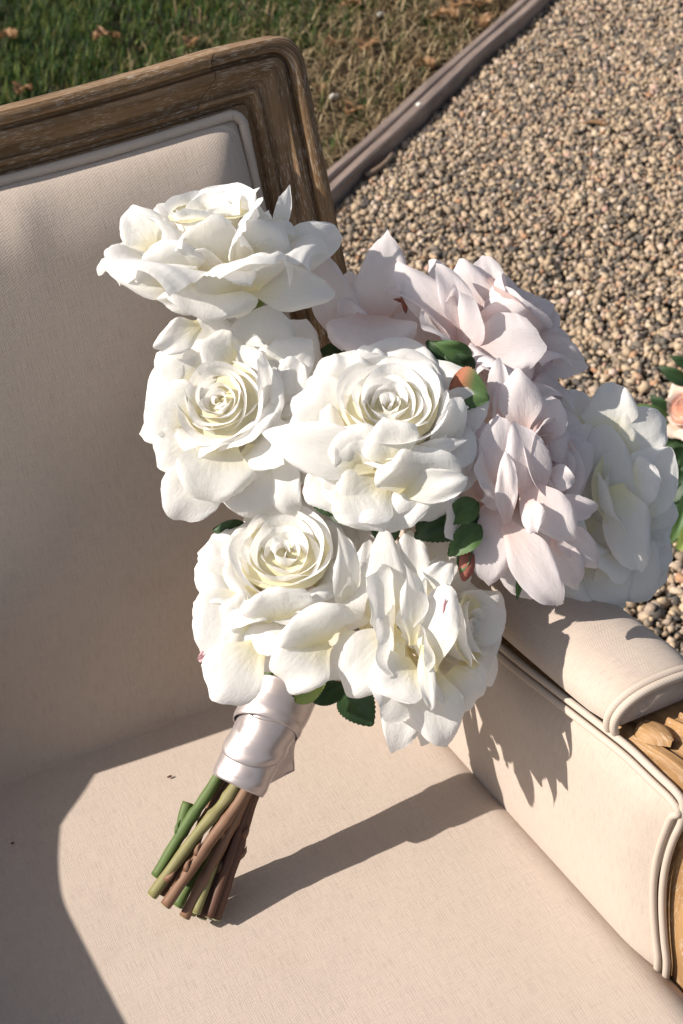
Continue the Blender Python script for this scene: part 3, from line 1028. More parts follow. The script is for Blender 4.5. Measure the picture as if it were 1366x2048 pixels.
class Rose:
    """one rose of the bouquet: centre pixel and distance; axis in (right, up, towards camera)"""

    def __init__(self, name, px, py, d, axis, size, mat, label, cat='rose', group=None):
        self.c = at(px, py, d); self.d = d; self.mat = mat; self.size = size
        v = ray(px, py)
        r = CR - v * (CR @ v); r /= np.linalg.norm(r)
        u = np.cross(r, v)
        self.vr, self.vu, self.vt = r, u, -v
        a = np.array(axis, float); a /= np.linalg.norm(a)
        self.ax = a[0] * r + a[1] * u + a[2] * -v
        e1 = r - self.ax * (r @ self.ax)
        if np.linalg.norm(e1) < .2: e1 = u - self.ax * (u @ self.ax)
        self.e1 = e1 / np.linalg.norm(e1); self.e2 = np.cross(self.ax, self.e1)
        self.base = self.c - self.ax * size * .62
        self.root = empty(name, self.base, label, cat, group)

    def add(self, name, P, F, UV, mat=None):
        return obj(name, P, F, mat or self.mat, self.root, UV)

    def ip(self, bx, by, db, tx, ty, dt, hw, roll_deg=0., **kw):
        """petal laid out by the place of its base and tip; db/dt: mm nearer (+) or farther (-) than the rose's centre;
        roll_deg turns it about its own midrib"""
        B = at(bx, by, self.d - db * .001); T = at(tx, ty, self.d - dt * .001)
        ax = T - B; ax /= np.linalg.norm(ax)
        n = -ray((bx + tx) / 2, (by + ty) / 2)
        n = n - ax * (n @ ax); n /= np.linalg.norm(n)
        if roll_deg:
            c, s = math.cos(R(roll_deg)), math.sin(R(roll_deg))
            n = n * c + np.cross(ax, n) * s
        nm = kw.pop('name', 'petal'); mat = kw.pop('mat', None)
        P, F, UV = petal(B, T, hw / FPX * self.d, n, **kw)
        return self.add(nm, P, F, UV, mat)

    def ring(self, phi, r0, z0, L, hw, th, n_in=True, **kw):
        """petal of the flower's own whorl: azimuth phi (deg, 0 = photo right, 90 = up), leaning out th deg from the axis"""
        er = math.cos(R(phi)) * self.e1 + math.sin(R(phi)) * self.e2
        s = self.size
        B = self.c + er * r0 * s + self.ax * (z0 - .62) * s
        dirn = math.sin(R(th)) * er + math.cos(R(th)) * self.ax
        n = -math.cos(R(th)) * er + math.sin(R(th)) * self.ax
        P, F, UV = petal(B, B + dirn * L * s, hw * s, n, **kw)
        return self.add('petal', P, F, UV)

    def heart(self, rc=.42, turns=13, zrim=.28, seed=1, d0=.55, y0=.08):
        """tight spiral of inner petals, rim radius rc (of the rose's size)"""
        rs = np.random.default_rng(seed)
        s = self.size
        phi0 = rs.uniform(0, 6.28)
        for k in range(turns):
            f = k / (turns - 1)
            rad = (.035 + (rc - .035) * f ** .85)
            half = (2.2 - 1.0 * f) * (1 + .1 * rs.normal())
            ztop = zrim * (d0 + (1 - d0) * f ** .7) + .03 * rs.normal()
            off = rs.normal(0, .016, 2)
            h = .50 + .12 * f
            phi = phi0 + k * 2.4 + .3 * rs.normal()
            nu, nv = 25, 13
            Uu, Vv = petal_grid(nu, nv)
            a = phi + Uu * half
            end = 1 - .22 * np.abs(Uu) ** 3 + .03 * np.exp(-(Uu / .14) ** 2) + .015 * np.sin(Uu * 7 + k)
            z = ztop - h + h * Vv * end
            spiral = .055 * Uu * (1 if k % 2 else -1) * (.4 + f)
            lip = smooth01((Vv - .80) / .20)
            bulge = .06 * np.sin(math.pi * np.clip(Vv, 0, 1)) * (1 - f * .2)
            rr = rad * (1 + spiral) * (.56 + .44 * Vv) + bulge * (.3 + f) * .6 + (.014 + .034 * f) * lip ** 1.6 * (1 + .6 * np.sin(Uu * rs.uniform(2, 5) + k))
            z = z - .012 * f * lip ** 3 + .022 * np.sin(Uu * rs.uniform(2, 4) + rs.uniform(0, 6)) * Vv
            rr = rr + wob(seed * 50 + k, Uu * 2, Vv, .008)
            P = self.c + ((rr * np.cos(a) + off[0]) * s)[..., None] * self.e1 + ((rr * np.sin(a) * rs.uniform(.92, 1.08) + off[1]) * s)[..., None] * self.e2 + (z * s)[..., None] * self.ax
            uv = np.stack([(Uu + 1) / 2, y0 + (1 - y0) * Vv], -1)
            self.add('petal', P.reshape(-1, 3), grid_faces(nu, nv), uv.reshape(-1, 2))
        V = []; U = []
        for j in range(8):
            q = j / 7 * rc * .95
            for i in range(20):
                a = 2 * math.pi * i / 20
                z = zrim * (d0 + (1 - d0) * (j / 7) ** .7) - .15 + .03 * math.sin(3 * a + j)
                V.append(self.c + (math.cos(a) * self.e1 + math.sin(a) * self.e2) * q * s + self.ax * z * s); U.append((.5, .08))
        self.add('petal_bed', V, grid_faces(20, 8, True), U)

    def whorl(self, n, r0, z0, L, hw, th, phase=0., seed=1, jit=1., **kw):
        rs = np.random.default_rng(seed)
        for k in range(n):
            self.ring(phase + 360 / n * k + rs.normal() * 8 * jit, r0, z0 + rs.normal() * .02, L * rs.uniform(.92, 1.08), hw * rs.uniform(.9, 1.12), th + rs.normal() * 6 * jit,
                      curl=kw.get('curl', 50) * rs.uniform(.6, 1.4), bow=kw.get('bow', 14) * rs.uniform(.5, 1.3), cup=kw.get('cup', 14), roll=kw.get('roll', 90) * rs.uniform(.4, 1.4),
                      tip=rs.uniform(.02, .10), vc=rs.uniform(.55, .7), amp=.0013)

    def fill(self, n, seed, th=(35, 80), L=(.50, .80), hw=(.18, .36), r0=.30, z0=(.05, .30)):
        """narrow, strongly rolled petals pushed between the big ones"""
        rs = np.random.default_rng(seed)
        for k in range(n):
            self.ring(360 / n * k + rs.uniform(-24, 24), r0, rs.uniform(*z0), rs.uniform(*L), rs.uniform(*hw), rs.uniform(*th),
                      curl=rs.uniform(10, 90), bow=rs.uniform(0, 22), cup=rs.uniform(5, 25), roll=rs.uniform(90, 240), tip=rs.uniform(.03, .12), vc=rs.uniform(.5, .75))

    def calyx(self):
        s = self.size
        V = []; U = []
        for z, r in ((-.80, .045), (-.76, .11), (-.68, .15), (-.60, .14), (-.54, .10)):
            for i in range(12):
                a = 2 * math.pi * i / 12
                V.append(self.c + self.ax * z * s + (math.cos(a) * self.e1 + math.sin(a) * self.e2) * r * s); U.append((i / 12, (z + .8) * 3))
        self.add('calyx', V, grid_faces(12, 5, True), U, M_LEAFL)


def leaf(parent, B, T, hw, n, mat, fold=25., bend=20., teeth=13, name='leaf'):
    B = np.asarray(B, float); T = np.asarray(T, float)
    ax = T - B; L = np.linalg.norm(ax); ax /= L
    n = n - ax * (n @ ax); n /= np.linalg.norm(n); t = np.cross(ax, n)
    nu, nv = 9, 2 * teeth + 3
    V = []; U = []
    for j in range(nv):
        v = j / (nv - 1)
        w = hw * (math.sin(math.pi * v ** .82) ** .75 if 0 < v < 1 else 0.02)
        w *= 1 + (.045 if j % 2 else -.025)
        h = L * math.sin(R(bend)) * (v - v * v) * 1.6
        for i in range(nu):
            u = 2 * i / (nu - 1) - 1
            P = B + ax * (L * (v + (.018 * abs(u) if j % 2 else 0))) + t * (u * w * math.cos(R(fold))) + n * (h + abs(u) * w * math.sin(R(fold)) + .0006 * math.sin(9 * v + 4 * u))
            V.append(P); U.append(((u + 1) / 2, v))
    return obj(name, V, grid_faces(nu, nv), mat, parent, U)


def ileaf(rose, bx, by, db, tx, ty, dt, hw, mat, roll=0., **kw):
    B = at(bx, by, rose.d - db * .001); T = at(tx, ty, rose.d - dt * .001)
    ax = T - B; ax /= np.linalg.norm(ax)
    n = -ray(bx, by); n = n - ax * (n @ ax); n /= np.linalg.norm(n)
    c, s = math.cos(R(roll)), math.sin(R(roll)); n = n * c + np.cross(ax, n) * s
    return leaf(rose.root, B, T, hw / FPX * rose.d, n, mat, **kw)


#ROSES#
GRP = 'roses of the bouquet'
exec_roses = True
r1 = Rose('rose', 425, 470, .885, (-.10, .96, .24), .060, M_WHITE, 'white rose at the top of the bouquet, opening upwards against the chair back', group=GRP)
r1.heart(.44, 9, .40, 3, y0=.4)
r1.whorl(6, .30, .18, .82, .42, 16, 20, 4, curl=40)
r1.fill(9, 61, th=(20, 75))
r1.whorl(6, .28, .10, 1.05, .55, 62, 50, 5, curl=70)
for a in ((370, 580, 5, 216, 543, 0, 34, 0, dict(curl=25)), (430, 560, 20, 415, 640, 34, 92, 0, dict(curl=60, cup=16)), (490, 585, 22, 470, 505, 42, 88, 0, dict(curl=170, vc=.45, cup=6, roll=40)),
          (490, 570, 18, 672, 585, 18, 46, 0, dict(curl=40)), (540, 515, -6, 688, 480, -14, 52, 0, dict(curl=25)), (545, 470, -10, 582, 378, 0, 20, 30, {}),
          (310, 500, 5, 255, 412, 8, 46, -20, dict(curl=60)), (350, 570, 16, 318, 480, 30, 70, 0, dict(curl=95, vc=.6)), (500, 520, 10, 570, 450, 22, 62, 20, dict(curl=80)),
          (420, 600, 5, 320, 600, 10, 30, 0, {})):
    r1.ip(*a[:8], **a[8])

r2 = Rose('rose', 442, 805, .875, (-.30, .26, .92), .058, M_WHITE, 'white rose facing the viewer, left side of the bouquet beside the chair back', group=GRP)
r2.heart(.47, 17, .20, 7, .95)
for a in ((400, 650, 0, 313, 694, 6, 34, 0, dict(tip=.1)), (490, 770, -28, 545, 618, -14, 92, 0, dict(curl=20)), (430, 740, -24, 410, 630, -10, 66, 0, {}),
          (400, 770, -4, 312, 712, -4, 52, 0, {}), (390, 840, 2, 293, 790, 0, 62, 0, dict(curl=50)), (400, 880, 4, 312, 935, 0, 58, 0, dict(curl=50)),
          (420, 920, 2, 345, 1045, -4, 62, 0, dict(curl=40)), (450, 885, 12, 415, 1012, 14, 82, 0, dict(curl=60)), (520, 890, 6, 500, 1052, 4, 78, 0, dict(curl=70)),
          (540, 860, 6, 582, 1040, 8, 48, 30, dict(curl=60)), (545, 870, -4, 530, 712, 14, 36, 45, dict(curl=20)), (560, 860, -10, 590, 715, 4, 42, 0, dict(curl=40)),
          (470, 720, -4, 400, 690, 6, 50, 0, {}), (540, 760, -6, 620, 680, 0, 50, 0, dict(curl=50))):
    r2.ip(*a[:8], **a[8])
r2.ip(555, 760, -26, 612, 640, -24, 74, 0, curl=25)
r2.ip(470, 720, -26, 500, 615, -26, 78, 0, curl=20)
r2.ip(545, 900, -10, 628, 940, -10, 66, 0, curl=30)
r2.ip(550, 800, -16, 624, 785, -18, 62, 0, curl=25)
r2.ip(500, 940, -8, 560, 1030, -8, 60, 0, curl=30)
r2.whorl(8, .26, .02, .72, .46, 74, 15, 71, curl=30, bow=18)
r2.whorl(7, .34, .16, .66, .46, 52, 40, 72, curl=55)
r2.fill(11, 62)
r2.whorl(6, .30, .26, .62, .42, 30, 10, 9, curl=60)

r3 = Rose('rose', 778, 820, .845, (.03, .58, .81), .061, M_WHITE, 'fully open white rose in the middle of the bouquet, its spiral heart turned up', group=GRP)
r3.heart(.50, 16, .26, 11, .68)
for a in ((700, 860, -6, 590, 780, 2, 70, 0, dict(curl=60, ripple=.003)), (710, 790, -14, 680, 705, -4, 56, 0, dict(curl=70, ripple=.003)), (750, 770, -24, 730, 690, -22, 44, 0, {}),
          (800, 810, -12, 815, 715, -2, 82, 0, dict(curl=90)), (870, 850, -10, 975, 800, -10, 50, 0, {}), (860, 920, 0, 925, 800, 14, 40, 40, {}),
          (800, 920, 18, 926, 882, 18, 20, 0, dict(curl=10, roll=200)), (825, 985, 14, 838, 895, 34, 88, 25, dict(curl=75, vc=.5)), (730, 960, 16, 690, 868, 30, 44, -10, dict(curl=60)), (700, 940, 18, 765, 1060, 26, 72, -20, dict(curl=40)), (760, 930, 20, 534, 870, 24, 54, 0, dict(curl=18, vc=.6)), (690, 890, -16, 580, 915, -18, 62, 0, dict(curl=30)), (690, 960, -6, 606, 985, -8, 58, 0, dict(curl=30)),
          (770, 960, 18, 690, 1030, 26, 64, 0, dict(curl=50)), (790, 960, 14, 790, 1066, 18, 70, 0, dict(curl=50)), (800, 985, 18, 935, 958, 26, 34, 0, dict(curl=40)),
          (850, 950, 4, 860, 1050, 0, 62, 0, dict(curl=60)), (730, 930, 22, 685, 850, 30, 56, 0, dict(curl=80)), (790, 925, 26, 768, 838, 36, 58, 0, dict(curl=60, tip=.12)),
          (880, 940, -4, 950, 880, 0, 40, 0, {})):
    r3.ip(*a[:8], **a[8])
r3.whorl(8, .26, .02, .76, .48, 74, 5, 73, curl=40, bow=18)
r3.whorl(7, .34, .16, .70, .46, 52, 30, 74, curl=55)
r3.fill(11, 63)
r3.whorl(6, .32, .22, .62, .42, 30, 10, 19, curl=70)

r4 = Rose('rose', 570, 1120, .87, (-.06, .56, .82), .059, M_WHITE, 'open white rose lowest on the left, just above the ribbon', group=GRP)
r4.heart(.50, 16, .26, 17, .78)
for a in ((470, 1180, -4, 386, 1130, -2, 42, 0, dict(curl=50)), (520, 1190, 6, 410, 1315, 8, 92, 0, dict(curl=35)), (520, 1290, 14, 420, 1395, 18, 64, 0, dict(curl=30, sh=.18)),
          (650, 1280, 18, 545, 1380, 34, 62, 0, dict(curl=120, vc=.4)), (650, 1250, 10, 685, 1365, 10, 78, 0, dict(curl=50)), (690, 1250, 0, 690, 1062, 26, 32, 30, dict(curl=40)),
          (730, 1260, -4, 738, 1085, 14, 38, 0, dict(curl=50)), (640, 1290, 20, 612, 1208, 36, 84, 15, dict(curl=110, vc=.5)), (600, 1100, -30, 620, 1000, -26, 130, 0, dict(curl=30)),
          (490, 1150, -14, 430, 1070, -10, 44, 0, {}), (560, 1240, 18, 545, 1175, 32, 70, 0, dict(curl=70)), (500, 1240, 12, 440, 1230, 16, 60, 0, {}),
          (690, 1100, -22, 740, 1040, -22, 60, 0, {}), (450, 1290, 0, 400, 1318, 4, 16, 0, dict(name='petal'))):
    r4.ip(*a[:8], **a[8])
r4.whorl(8, .26, .02, .78, .48, 74, 25, 75, curl=40, bow=18)
r4.whorl(7, .34, .16, .70, .46, 52, 50, 76, curl=55)
r4.fill(11, 64)
r4.whorl(6, .32, .22, .62, .42, 30, 30, 29, curl=70)

r5 = Rose('rose', 900, 1262, .875, (.88, .05, .46), .050, M_WHITE, 'white rose turned to the right, lowest beside the chair arm', group=GRP)
r5.heart(.50, 12, .46, 23, .8, .42)
for a in ((800, 1260, 20, 688, 1385, 26, 62, 0, dict(curl=60)), (780, 1265, 14, 765, 1050, 20, 40, 0, dict(curl=50)), (810, 1210, 10, 822, 1060, 16, 42, 0, dict(curl=40)),
          (825, 1290, 30, 820, 1128, 36, 28, 30, dict(curl=30)), (820, 1330, 4, 788, 1500, 0, 50, 0, dict(curl=25, tip=.12)), (860, 1340, 10, 888, 1498, 10, 56, 0, dict(curl=40, tip=.1)),
          (860, 1340, 24, 885, 1165, 34, 48, -20, dict(curl=40)), (840, 1195, 20, 905, 1120, 26, 28, 0, dict(curl=60)), (900, 1340, 8, 958, 1405, 0, 52, 0, dict(curl=50)),
          (845, 1290, 34, 862, 1424, 30, 17, 0, dict(roll=200)), (850, 1190, -20, 905, 1070, -24, 72, 0, {}), (830, 1330, 26, 760, 1380, 34, 60, 0, dict(curl=40)),
          (900, 1300, 10, 1000, 1180, -14, 60, 0, dict(curl=30)), (920, 1330, 6, 1000, 1310, -20, 56, 0, dict(curl=40))):
    r5.ip(*a[:8], **a[8])

r5.whorl(8, .28, .04, 1.05, .50, 72, 10, 77, curl=40)
r5.whorl(6, .30, .16, .85, .44, 42, 30, 78, curl=50)
r5.fill(9, 65, hw=(.20, .40))

r6 = Rose('rose', 740, 640, .925, (-.1, .85, .3), .053, M_BLUSH, 'blush pink rose with three loose petals behind the top white rose', group=GRP)
for a in ((755, 650, 0, 768, 476, 6, 54, 0, dict(curl=20, tip=.12)), (695, 695, 4, 640, 505, 6, 46, 0, dict(curl=20)), (745, 630, 20, 740, 712, 44, 88, 0, dict(curl=60, cup=14)),
          (790, 640, -14, 800, 560, -18, 40, 0, {}), (720, 640, -16, 700, 540, -24, 40, 0, {}), (880, 745, -10, 800, 620, -10, 68, 0, dict(curl=20)), (720, 690, 10, 690, 600, 16, 40, -30, {}),
          (800, 740, -16, 850, 620, -20, 60, 0, {})):
    r6.ip(*a[:8], **a[8])

r7 = Rose('rose', 1000, 650, .93, (.55, .75, .10), .057, M_BLUSH, 'blush pink rose at the upper right, petals spread against the gravel', group=GRP)
r7.heart(.45, 7, .50, 31, y0=.4)
for a in ((938, 682, 16, 798, 532, 20, 42, 0, dict(curl=15)), (942, 672, 20, 876, 530, 20, 34, 20, dict(curl=15)), (950, 650, -6, 855, 520, -10, 30, 0, {}), (965, 640, 4, 925, 518, 0, 44, 0, dict(curl=25)),
          (985, 640, -8, 962, 514, -10, 40, 0, dict(curl=25)), (935, 690, 26, 1085, 700, 40, 66, 0, dict(curl=20, tip=.1, bow=4)), (950, 640, 16, 1060, 615, 24, 26, 0, {}),
          (1000, 650, 4, 1108, 606, -6, 30, 0, dict(tip=.12)), (1040, 690, 0, 1168, 738, -10, 44, 0, dict(curl=20)), (1040, 680, -10, 1148, 690, -20, 34, 0, {}),
          (1000, 690, 18, 1050, 775, 24, 56, 0, dict(curl=20)), (960, 640, 0, 1000, 560, -14, 44, 0, {}), (1020, 700, 4, 1110, 770, 0, 44, 0, {})):
    r7.ip(*a[:8], **a[8])

r7.whorl(8, .28, .04, 1.0, .46, 66, 10, 79, curl=40)
r7.fill(8, 66, th=(30, 85), L=(.7, 1.0), hw=(.22, .4))

r8 = Rose('rose', 1075, 930, .88, (.78, .20, .60), .060, M_BLUSH, 'large blush pink rose on the right with long narrow petals, resting on the chair arm', group=GRP)
r8.heart(.45, 9, .35, 37, y0=.4)
for a in ((1000, 840, 10, 998, 718, 14, 24, 0, dict(roll=90)), (1045, 860, 14, 1035, 742, 22, 42, 0, {}), (1080, 890, 4, 1105, 792, 0, 42, 0, {}), (965, 995, 20, 948, 826, 24, 36, -25, dict(curl=40)),
          (995, 985, 26, 1000, 832, 36, 44, 15, dict(curl=30)), (1015, 1050, 34, 1010, 908, 42, 22, 0, dict(roll=120)), (1075, 1005, 26, 1038, 842, 34, 44, 20, {}),
          (1045, 965, 28, 1145, 1085, 34, 46, 0, dict(curl=40)), (1060, 1000, 36, 1070, 1064, 44, 26, 30, {}), (990, 1000, 22, 972, 1170, 24, 52, 0, dict(curl=40)),
          (1012, 1048, 28, 1122, 1210, 30, 44, 0, dict(curl=30)), (1110, 1070, 10, 1152, 1178, 10, 32, 0, dict(curl=40)), (1110, 1040, 14, 1195, 1136, 6, 32, 0, dict(curl=40)),
          (1090, 1010, 20, 1198, 1022, 12, 27, 0, dict(curl=30)), (1092, 945, 18, 1150, 965, 22, 26, 0, {}), (1100, 930, -14, 1188, 900, -24, 86, 0, dict(curl=10)),
          (1070, 900, 4, 1130, 860, 0, 50, 0, {}), (1060, 1090, -8, 1060, 1200, -14, 60, 0, {}), (1030, 960, 10, 960, 900, 10, 44, 0, {})):
    r8.ip(*a[:8], **a[8])

r8.whorl(7, .28, .02, .92, .46, 80, 10, 81, curl=30)
r8.whorl(4, .30, .14, .85, .44, 46, 30, 82, curl=40)
r8.fill(4, 67, th=(30, 90), L=(.7, 1.05), hw=(.18, .34))

r9 = Rose('rose', 1225, 1000, .935, (.70, .25, .55), .062, M_WHITE, 'white rose at the far right, mostly in shade above the gravel', group=GRP)
r9.heart(.50, 9, .30, 41, y0=.4)
for a in ((1165, 865, -10, 1150, 778, -14, 40, 0, {}), (1215, 870, 0, 1222, 768, 4, 56, 0, dict(tip=.12)), (1235, 905, 4, 1335, 840, -6, 58, 0, dict(curl=40)),
          (1205, 1090, 10, 1212, 848, 6, 66, 0, dict(curl=20)), (1250, 1045, 6, 1335, 895, 4, 60, 0, dict(curl=20)), (1230, 970, 22, 1285, 1145, 26, 48, 0, dict(curl=30)),
          (1270, 1040, -4, 1345, 1060, -10, 60, 0, {}), (1215, 1085, 6, 1305, 1200, 0, 76, 0, dict(curl=40)), (1180, 1110, 4, 1240, 1216, 4, 62, 0, dict(curl=40)),
          (1260, 960, 14, 1320, 960, 20, 48, 0, {}), (1260, 1080, -6, 1335, 1140, -14, 60, 0, {}), (1230, 1000, 10, 1200, 1100, 14, 60, 0, {}), (1150, 1120, -6, 1180, 1200, -10, 60, 0, {})):
    r9.ip(*a[:8], **a[8])
r9.whorl(8, .28, .04, 1.05, .54, 76, 10, 83, curl=40)
r9.whorl(6, .30, .14, .85, .46, 46, 30, 84, curl=50)
r9.fill(9, 68, th=(30, 85), hw=(.25, .45))
for rose, a in ((r4, (428, 1300, 2, 396, 1320, 4, 13)), (r6, (714, 702, 16, 668, 640, 18, 24)), (r5, (892, 1240, 32, 890, 1200, 36, 6))):
    rose.ip(*a, mat=M_PINK)
ROSES = [r1, r2, r3, r4, r5, r6, r7, r8, r9]
for r in ROSES: r.calyx()

# leaves of the roses
for rose, a in ((r7, (900, 768, 66, 978, 800, 76, 46, M_LEAFR)), (r7, (925, 748, 44, 852, 682, 50, 28, M_LEAF)), (r7, (945, 715, 50, 868, 684, 58, 20, M_LEAFL)), (r7, (945, 748, 48, 890, 710, 56, 28, M_LEAF)),
                (r7, (930, 790, -12, 975, 812, -8, 24, M_LEAFY)), (r8, (958, 1005, 30, 888, 1044, 34, 28, M_LEAFL)), (r8, (960, 1030, 24, 828, 1075, 22, 32, M_LEAF)), (r8, (965, 1045, 18, 850, 1015, 14, 40, M_LEAF)),
                (r8, (962, 1050, 26, 896, 1112, 30, 28, M_LEAFL)), (r5, (690, 1375, -10, 745, 1452, -4, 42, M_LEAF)), (r4, (590, 1405, -10, 655, 1350, -6, 24, M_LEAFY)), (r4, (610, 1400, -16, 580, 1340, -10, 22, M_LEAF)),
                (r4, (620, 1400, -20, 700, 1370, -20, 26, M_LEAF)), (r4, (600, 1400, -14, 640, 1375, -4, 14, M_LEAFL)), (r3, (700, 1010, -14, 610, 990, -12, 34, M_LEAF)), (r2, (500, 1060, -26, 425, 1060, -24, 24, M_LEAF)),
                (r8, (1045, 1130, -4, 1034, 1200, 0, 9, M_LEAFL)), (r6, (640, 700, -6, 740, 720, -14, 30, M_LEAF)), (r6, (800, 680, 2, 720, 690, 0, 20, M_LEAFY)), (r3, (900, 1000, -24, 840, 1080, -30, 44, M_LEAF)),
                (r6, (620, 600, 6, 600, 590, 8, 12, M_LEAF)), (r6, (812, 628, 10, 803, 560, 14, 7, M_BUD)), (r6, (820, 604, 12, 786, 598, 14, 5, M_BUD)), (r1, (490, 610, -20, 530, 590, -20, 24, M_LEAFY)), (r3, (780, 1090, -34, 760, 1010, -34, 34, M_LEAF)), (r3, (650, 1020, -34, 720, 1000, -34, 44, M_LEAF))):
    ileaf(rose, *a)

# ------------------------------------------------------------------ stems and ribbon
NECK = at(562, 1392, .938)
TIE = at(478, 1566, .944)


def tipz(px, py, z):
    return on_z(px, py, SEAT + z)


stems = [  # rose, cut end pixel, height, ribbon-bottom pixel offset, material
    (r1, (304, 1791), .034, (474, 1567), 0.940, M_STEM_O), (r2, (331, 1811), .030, (497, 1572), 0.939, M_STEM_B), (r3, (369, 1834), .018, (492, 1590), 0.946, M_STEM_B),
    (r4, (312, 1752), .036, (436, 1553), 0.944, M_STEM_G), (r5, (431, 1838), .010, (512, 1582), 0.951, M_STEM_D), (r6, (403, 1836), .011, (505, 1580), 0.955, M_STEM_D),
    (r7, (382, 1828), .013, (500, 1576), 0.953, M_STEM_O), (r8, (344, 1770), .020, (452, 1560), 0.951, M_STEM_B), (r9, (355, 1812), .012, (480, 1570), 0.961, M_STEM_G)]
for k, (rose, tp, z, rb, rd, mt) in enumerate(stems):
    T = tipz(tp[0], tp[1], z); Rb = at(rb[0], rb[1], rd)
    nk = NECK + (Rb - TIE) * .9
    base = rose.c - rose.ax * rose.size * .78
    up = nk + (nk - Rb) * .5
    c = catmull([T, T * .5 + Rb * .5 + np.array([0, 0, -.0015]) * (k % 3 - 1), Rb, nk, nk * .45 + base * .55 - rose.ax * .012, base], 60)
    rad = np.full(60, .0037); rad[:1] = .0036
    rad *= 1 + .05 * np.sin(np.arange(60) * .9 + k) * (np.arange(60) < 30)
    for q in range(2):
        i0 = np.random.default_rng(40 + 7 * k + q).uniform(3, 22)
        rad *= 1 + .22 * np.exp(-((np.arange(60) - i0) / .9) ** 2)
    rad[36:] = np.linspace(.0035, .0024, 24)
    v, f, u = tube(c, rad, 12)
    st = obj('stem', v, f, mt, rose.root, u)
    # cut face and thorns / leaf scars
    d = (c[1] - c[0]); d /= np.linalg.norm(d)
    v, f, u = tube([c[0] - d * .0004, c[0] + d * .0006], [.0033, .0036], 12)
    obj('cut_end', v, f, M_CUT, st, u)
    rs = np.random.default_rng(300 + k)
    for q in range(2 if k in (1, 4, 5) else 1):
        i = int(rs.integers(4, 20)); p = c[i]
        o = np.cross(d, rs.normal(size=3)); o /= np.linalg.norm(o)
        if o @ (CAM - p) < 0: o = -o
        tpth = [p + o * .0022 - d * .001, p + o * .0042 + d * .0012, p + o * .0052 + d * .0035, p + o * .0050 + d * .0068]
        v, f, u = tube(tpth, [.0028, .0020, .0012, .0002], 7)
        obj('thorn', v, f, M_STEM_B if mt is not M_STEM_G else M_STEM_G, st, u)
# side shoot cut short on the green stem
gs = tipz(312, 1752, .036) * .58 + at(436, 1553, .944) * .42
ge = at(376, 1605, np.linalg.norm(gs - CAM) - .001)
v, f, u = tube(catmull([gs, gs * .5 + ge * .5 - CR * .0012, ge], 10), [.0030] + [.0038] * 9, 12)
so = obj('side_shoot', v, f, M_STEM_G, r4.root, u)

for k, (tp, z, rb, rd, mt, lt, lb) in enumerate((
        ((322, 1788), .030, (462, 1562), .948, M_STEM_D, (650, 1352), 'dark cut stem second from the left of the bundle'),
        ((392, 1826), .020, (486, 1572), .952, M_STEM_O, (560, 1368), 'thin olive cut stem in the middle of the bundle'),
        ((418, 1834), .015, (508, 1580), .950, M_STEM_D, (668, 1376), 'dark brown cut stem near the right edge of the bundle'))):
    T = tipz(tp[0], tp[1], z); Rb = at(rb[0], rb[1], rd); nk = NECK + (Rb - TIE) * .9
    sp = empty('foliage_stem', T, lb, 'stem', 'leafy stems tied in with the roses')
    E_ = at(lt[0] - 20, lt[1] + 18, .93)
    c = catmull([T, T * .5 + Rb * .5, Rb, nk, E_], 44)
    v, f, u = tube(c, .0031, 10)
    st = obj('stem', v, f, mt, sp, u)
    d = c[1] - c[0]; d /= np.linalg.norm(d)
    v, f, u = tube([c[0] - d * .0004, c[0] + d * .0005], [.0027, .0030], 10)
    obj('cut_end', v, f, M_CUT, st, u)
    leaf(sp, E_, at(lt[0] + 20, lt[1] - 8, .925), .008, -ray(*lt), M_LEAF)

ribbon = empty('ribbon_wrap', TIE, 'pale pink satin ribbon wrapped round the rose stems', 'ribbon')


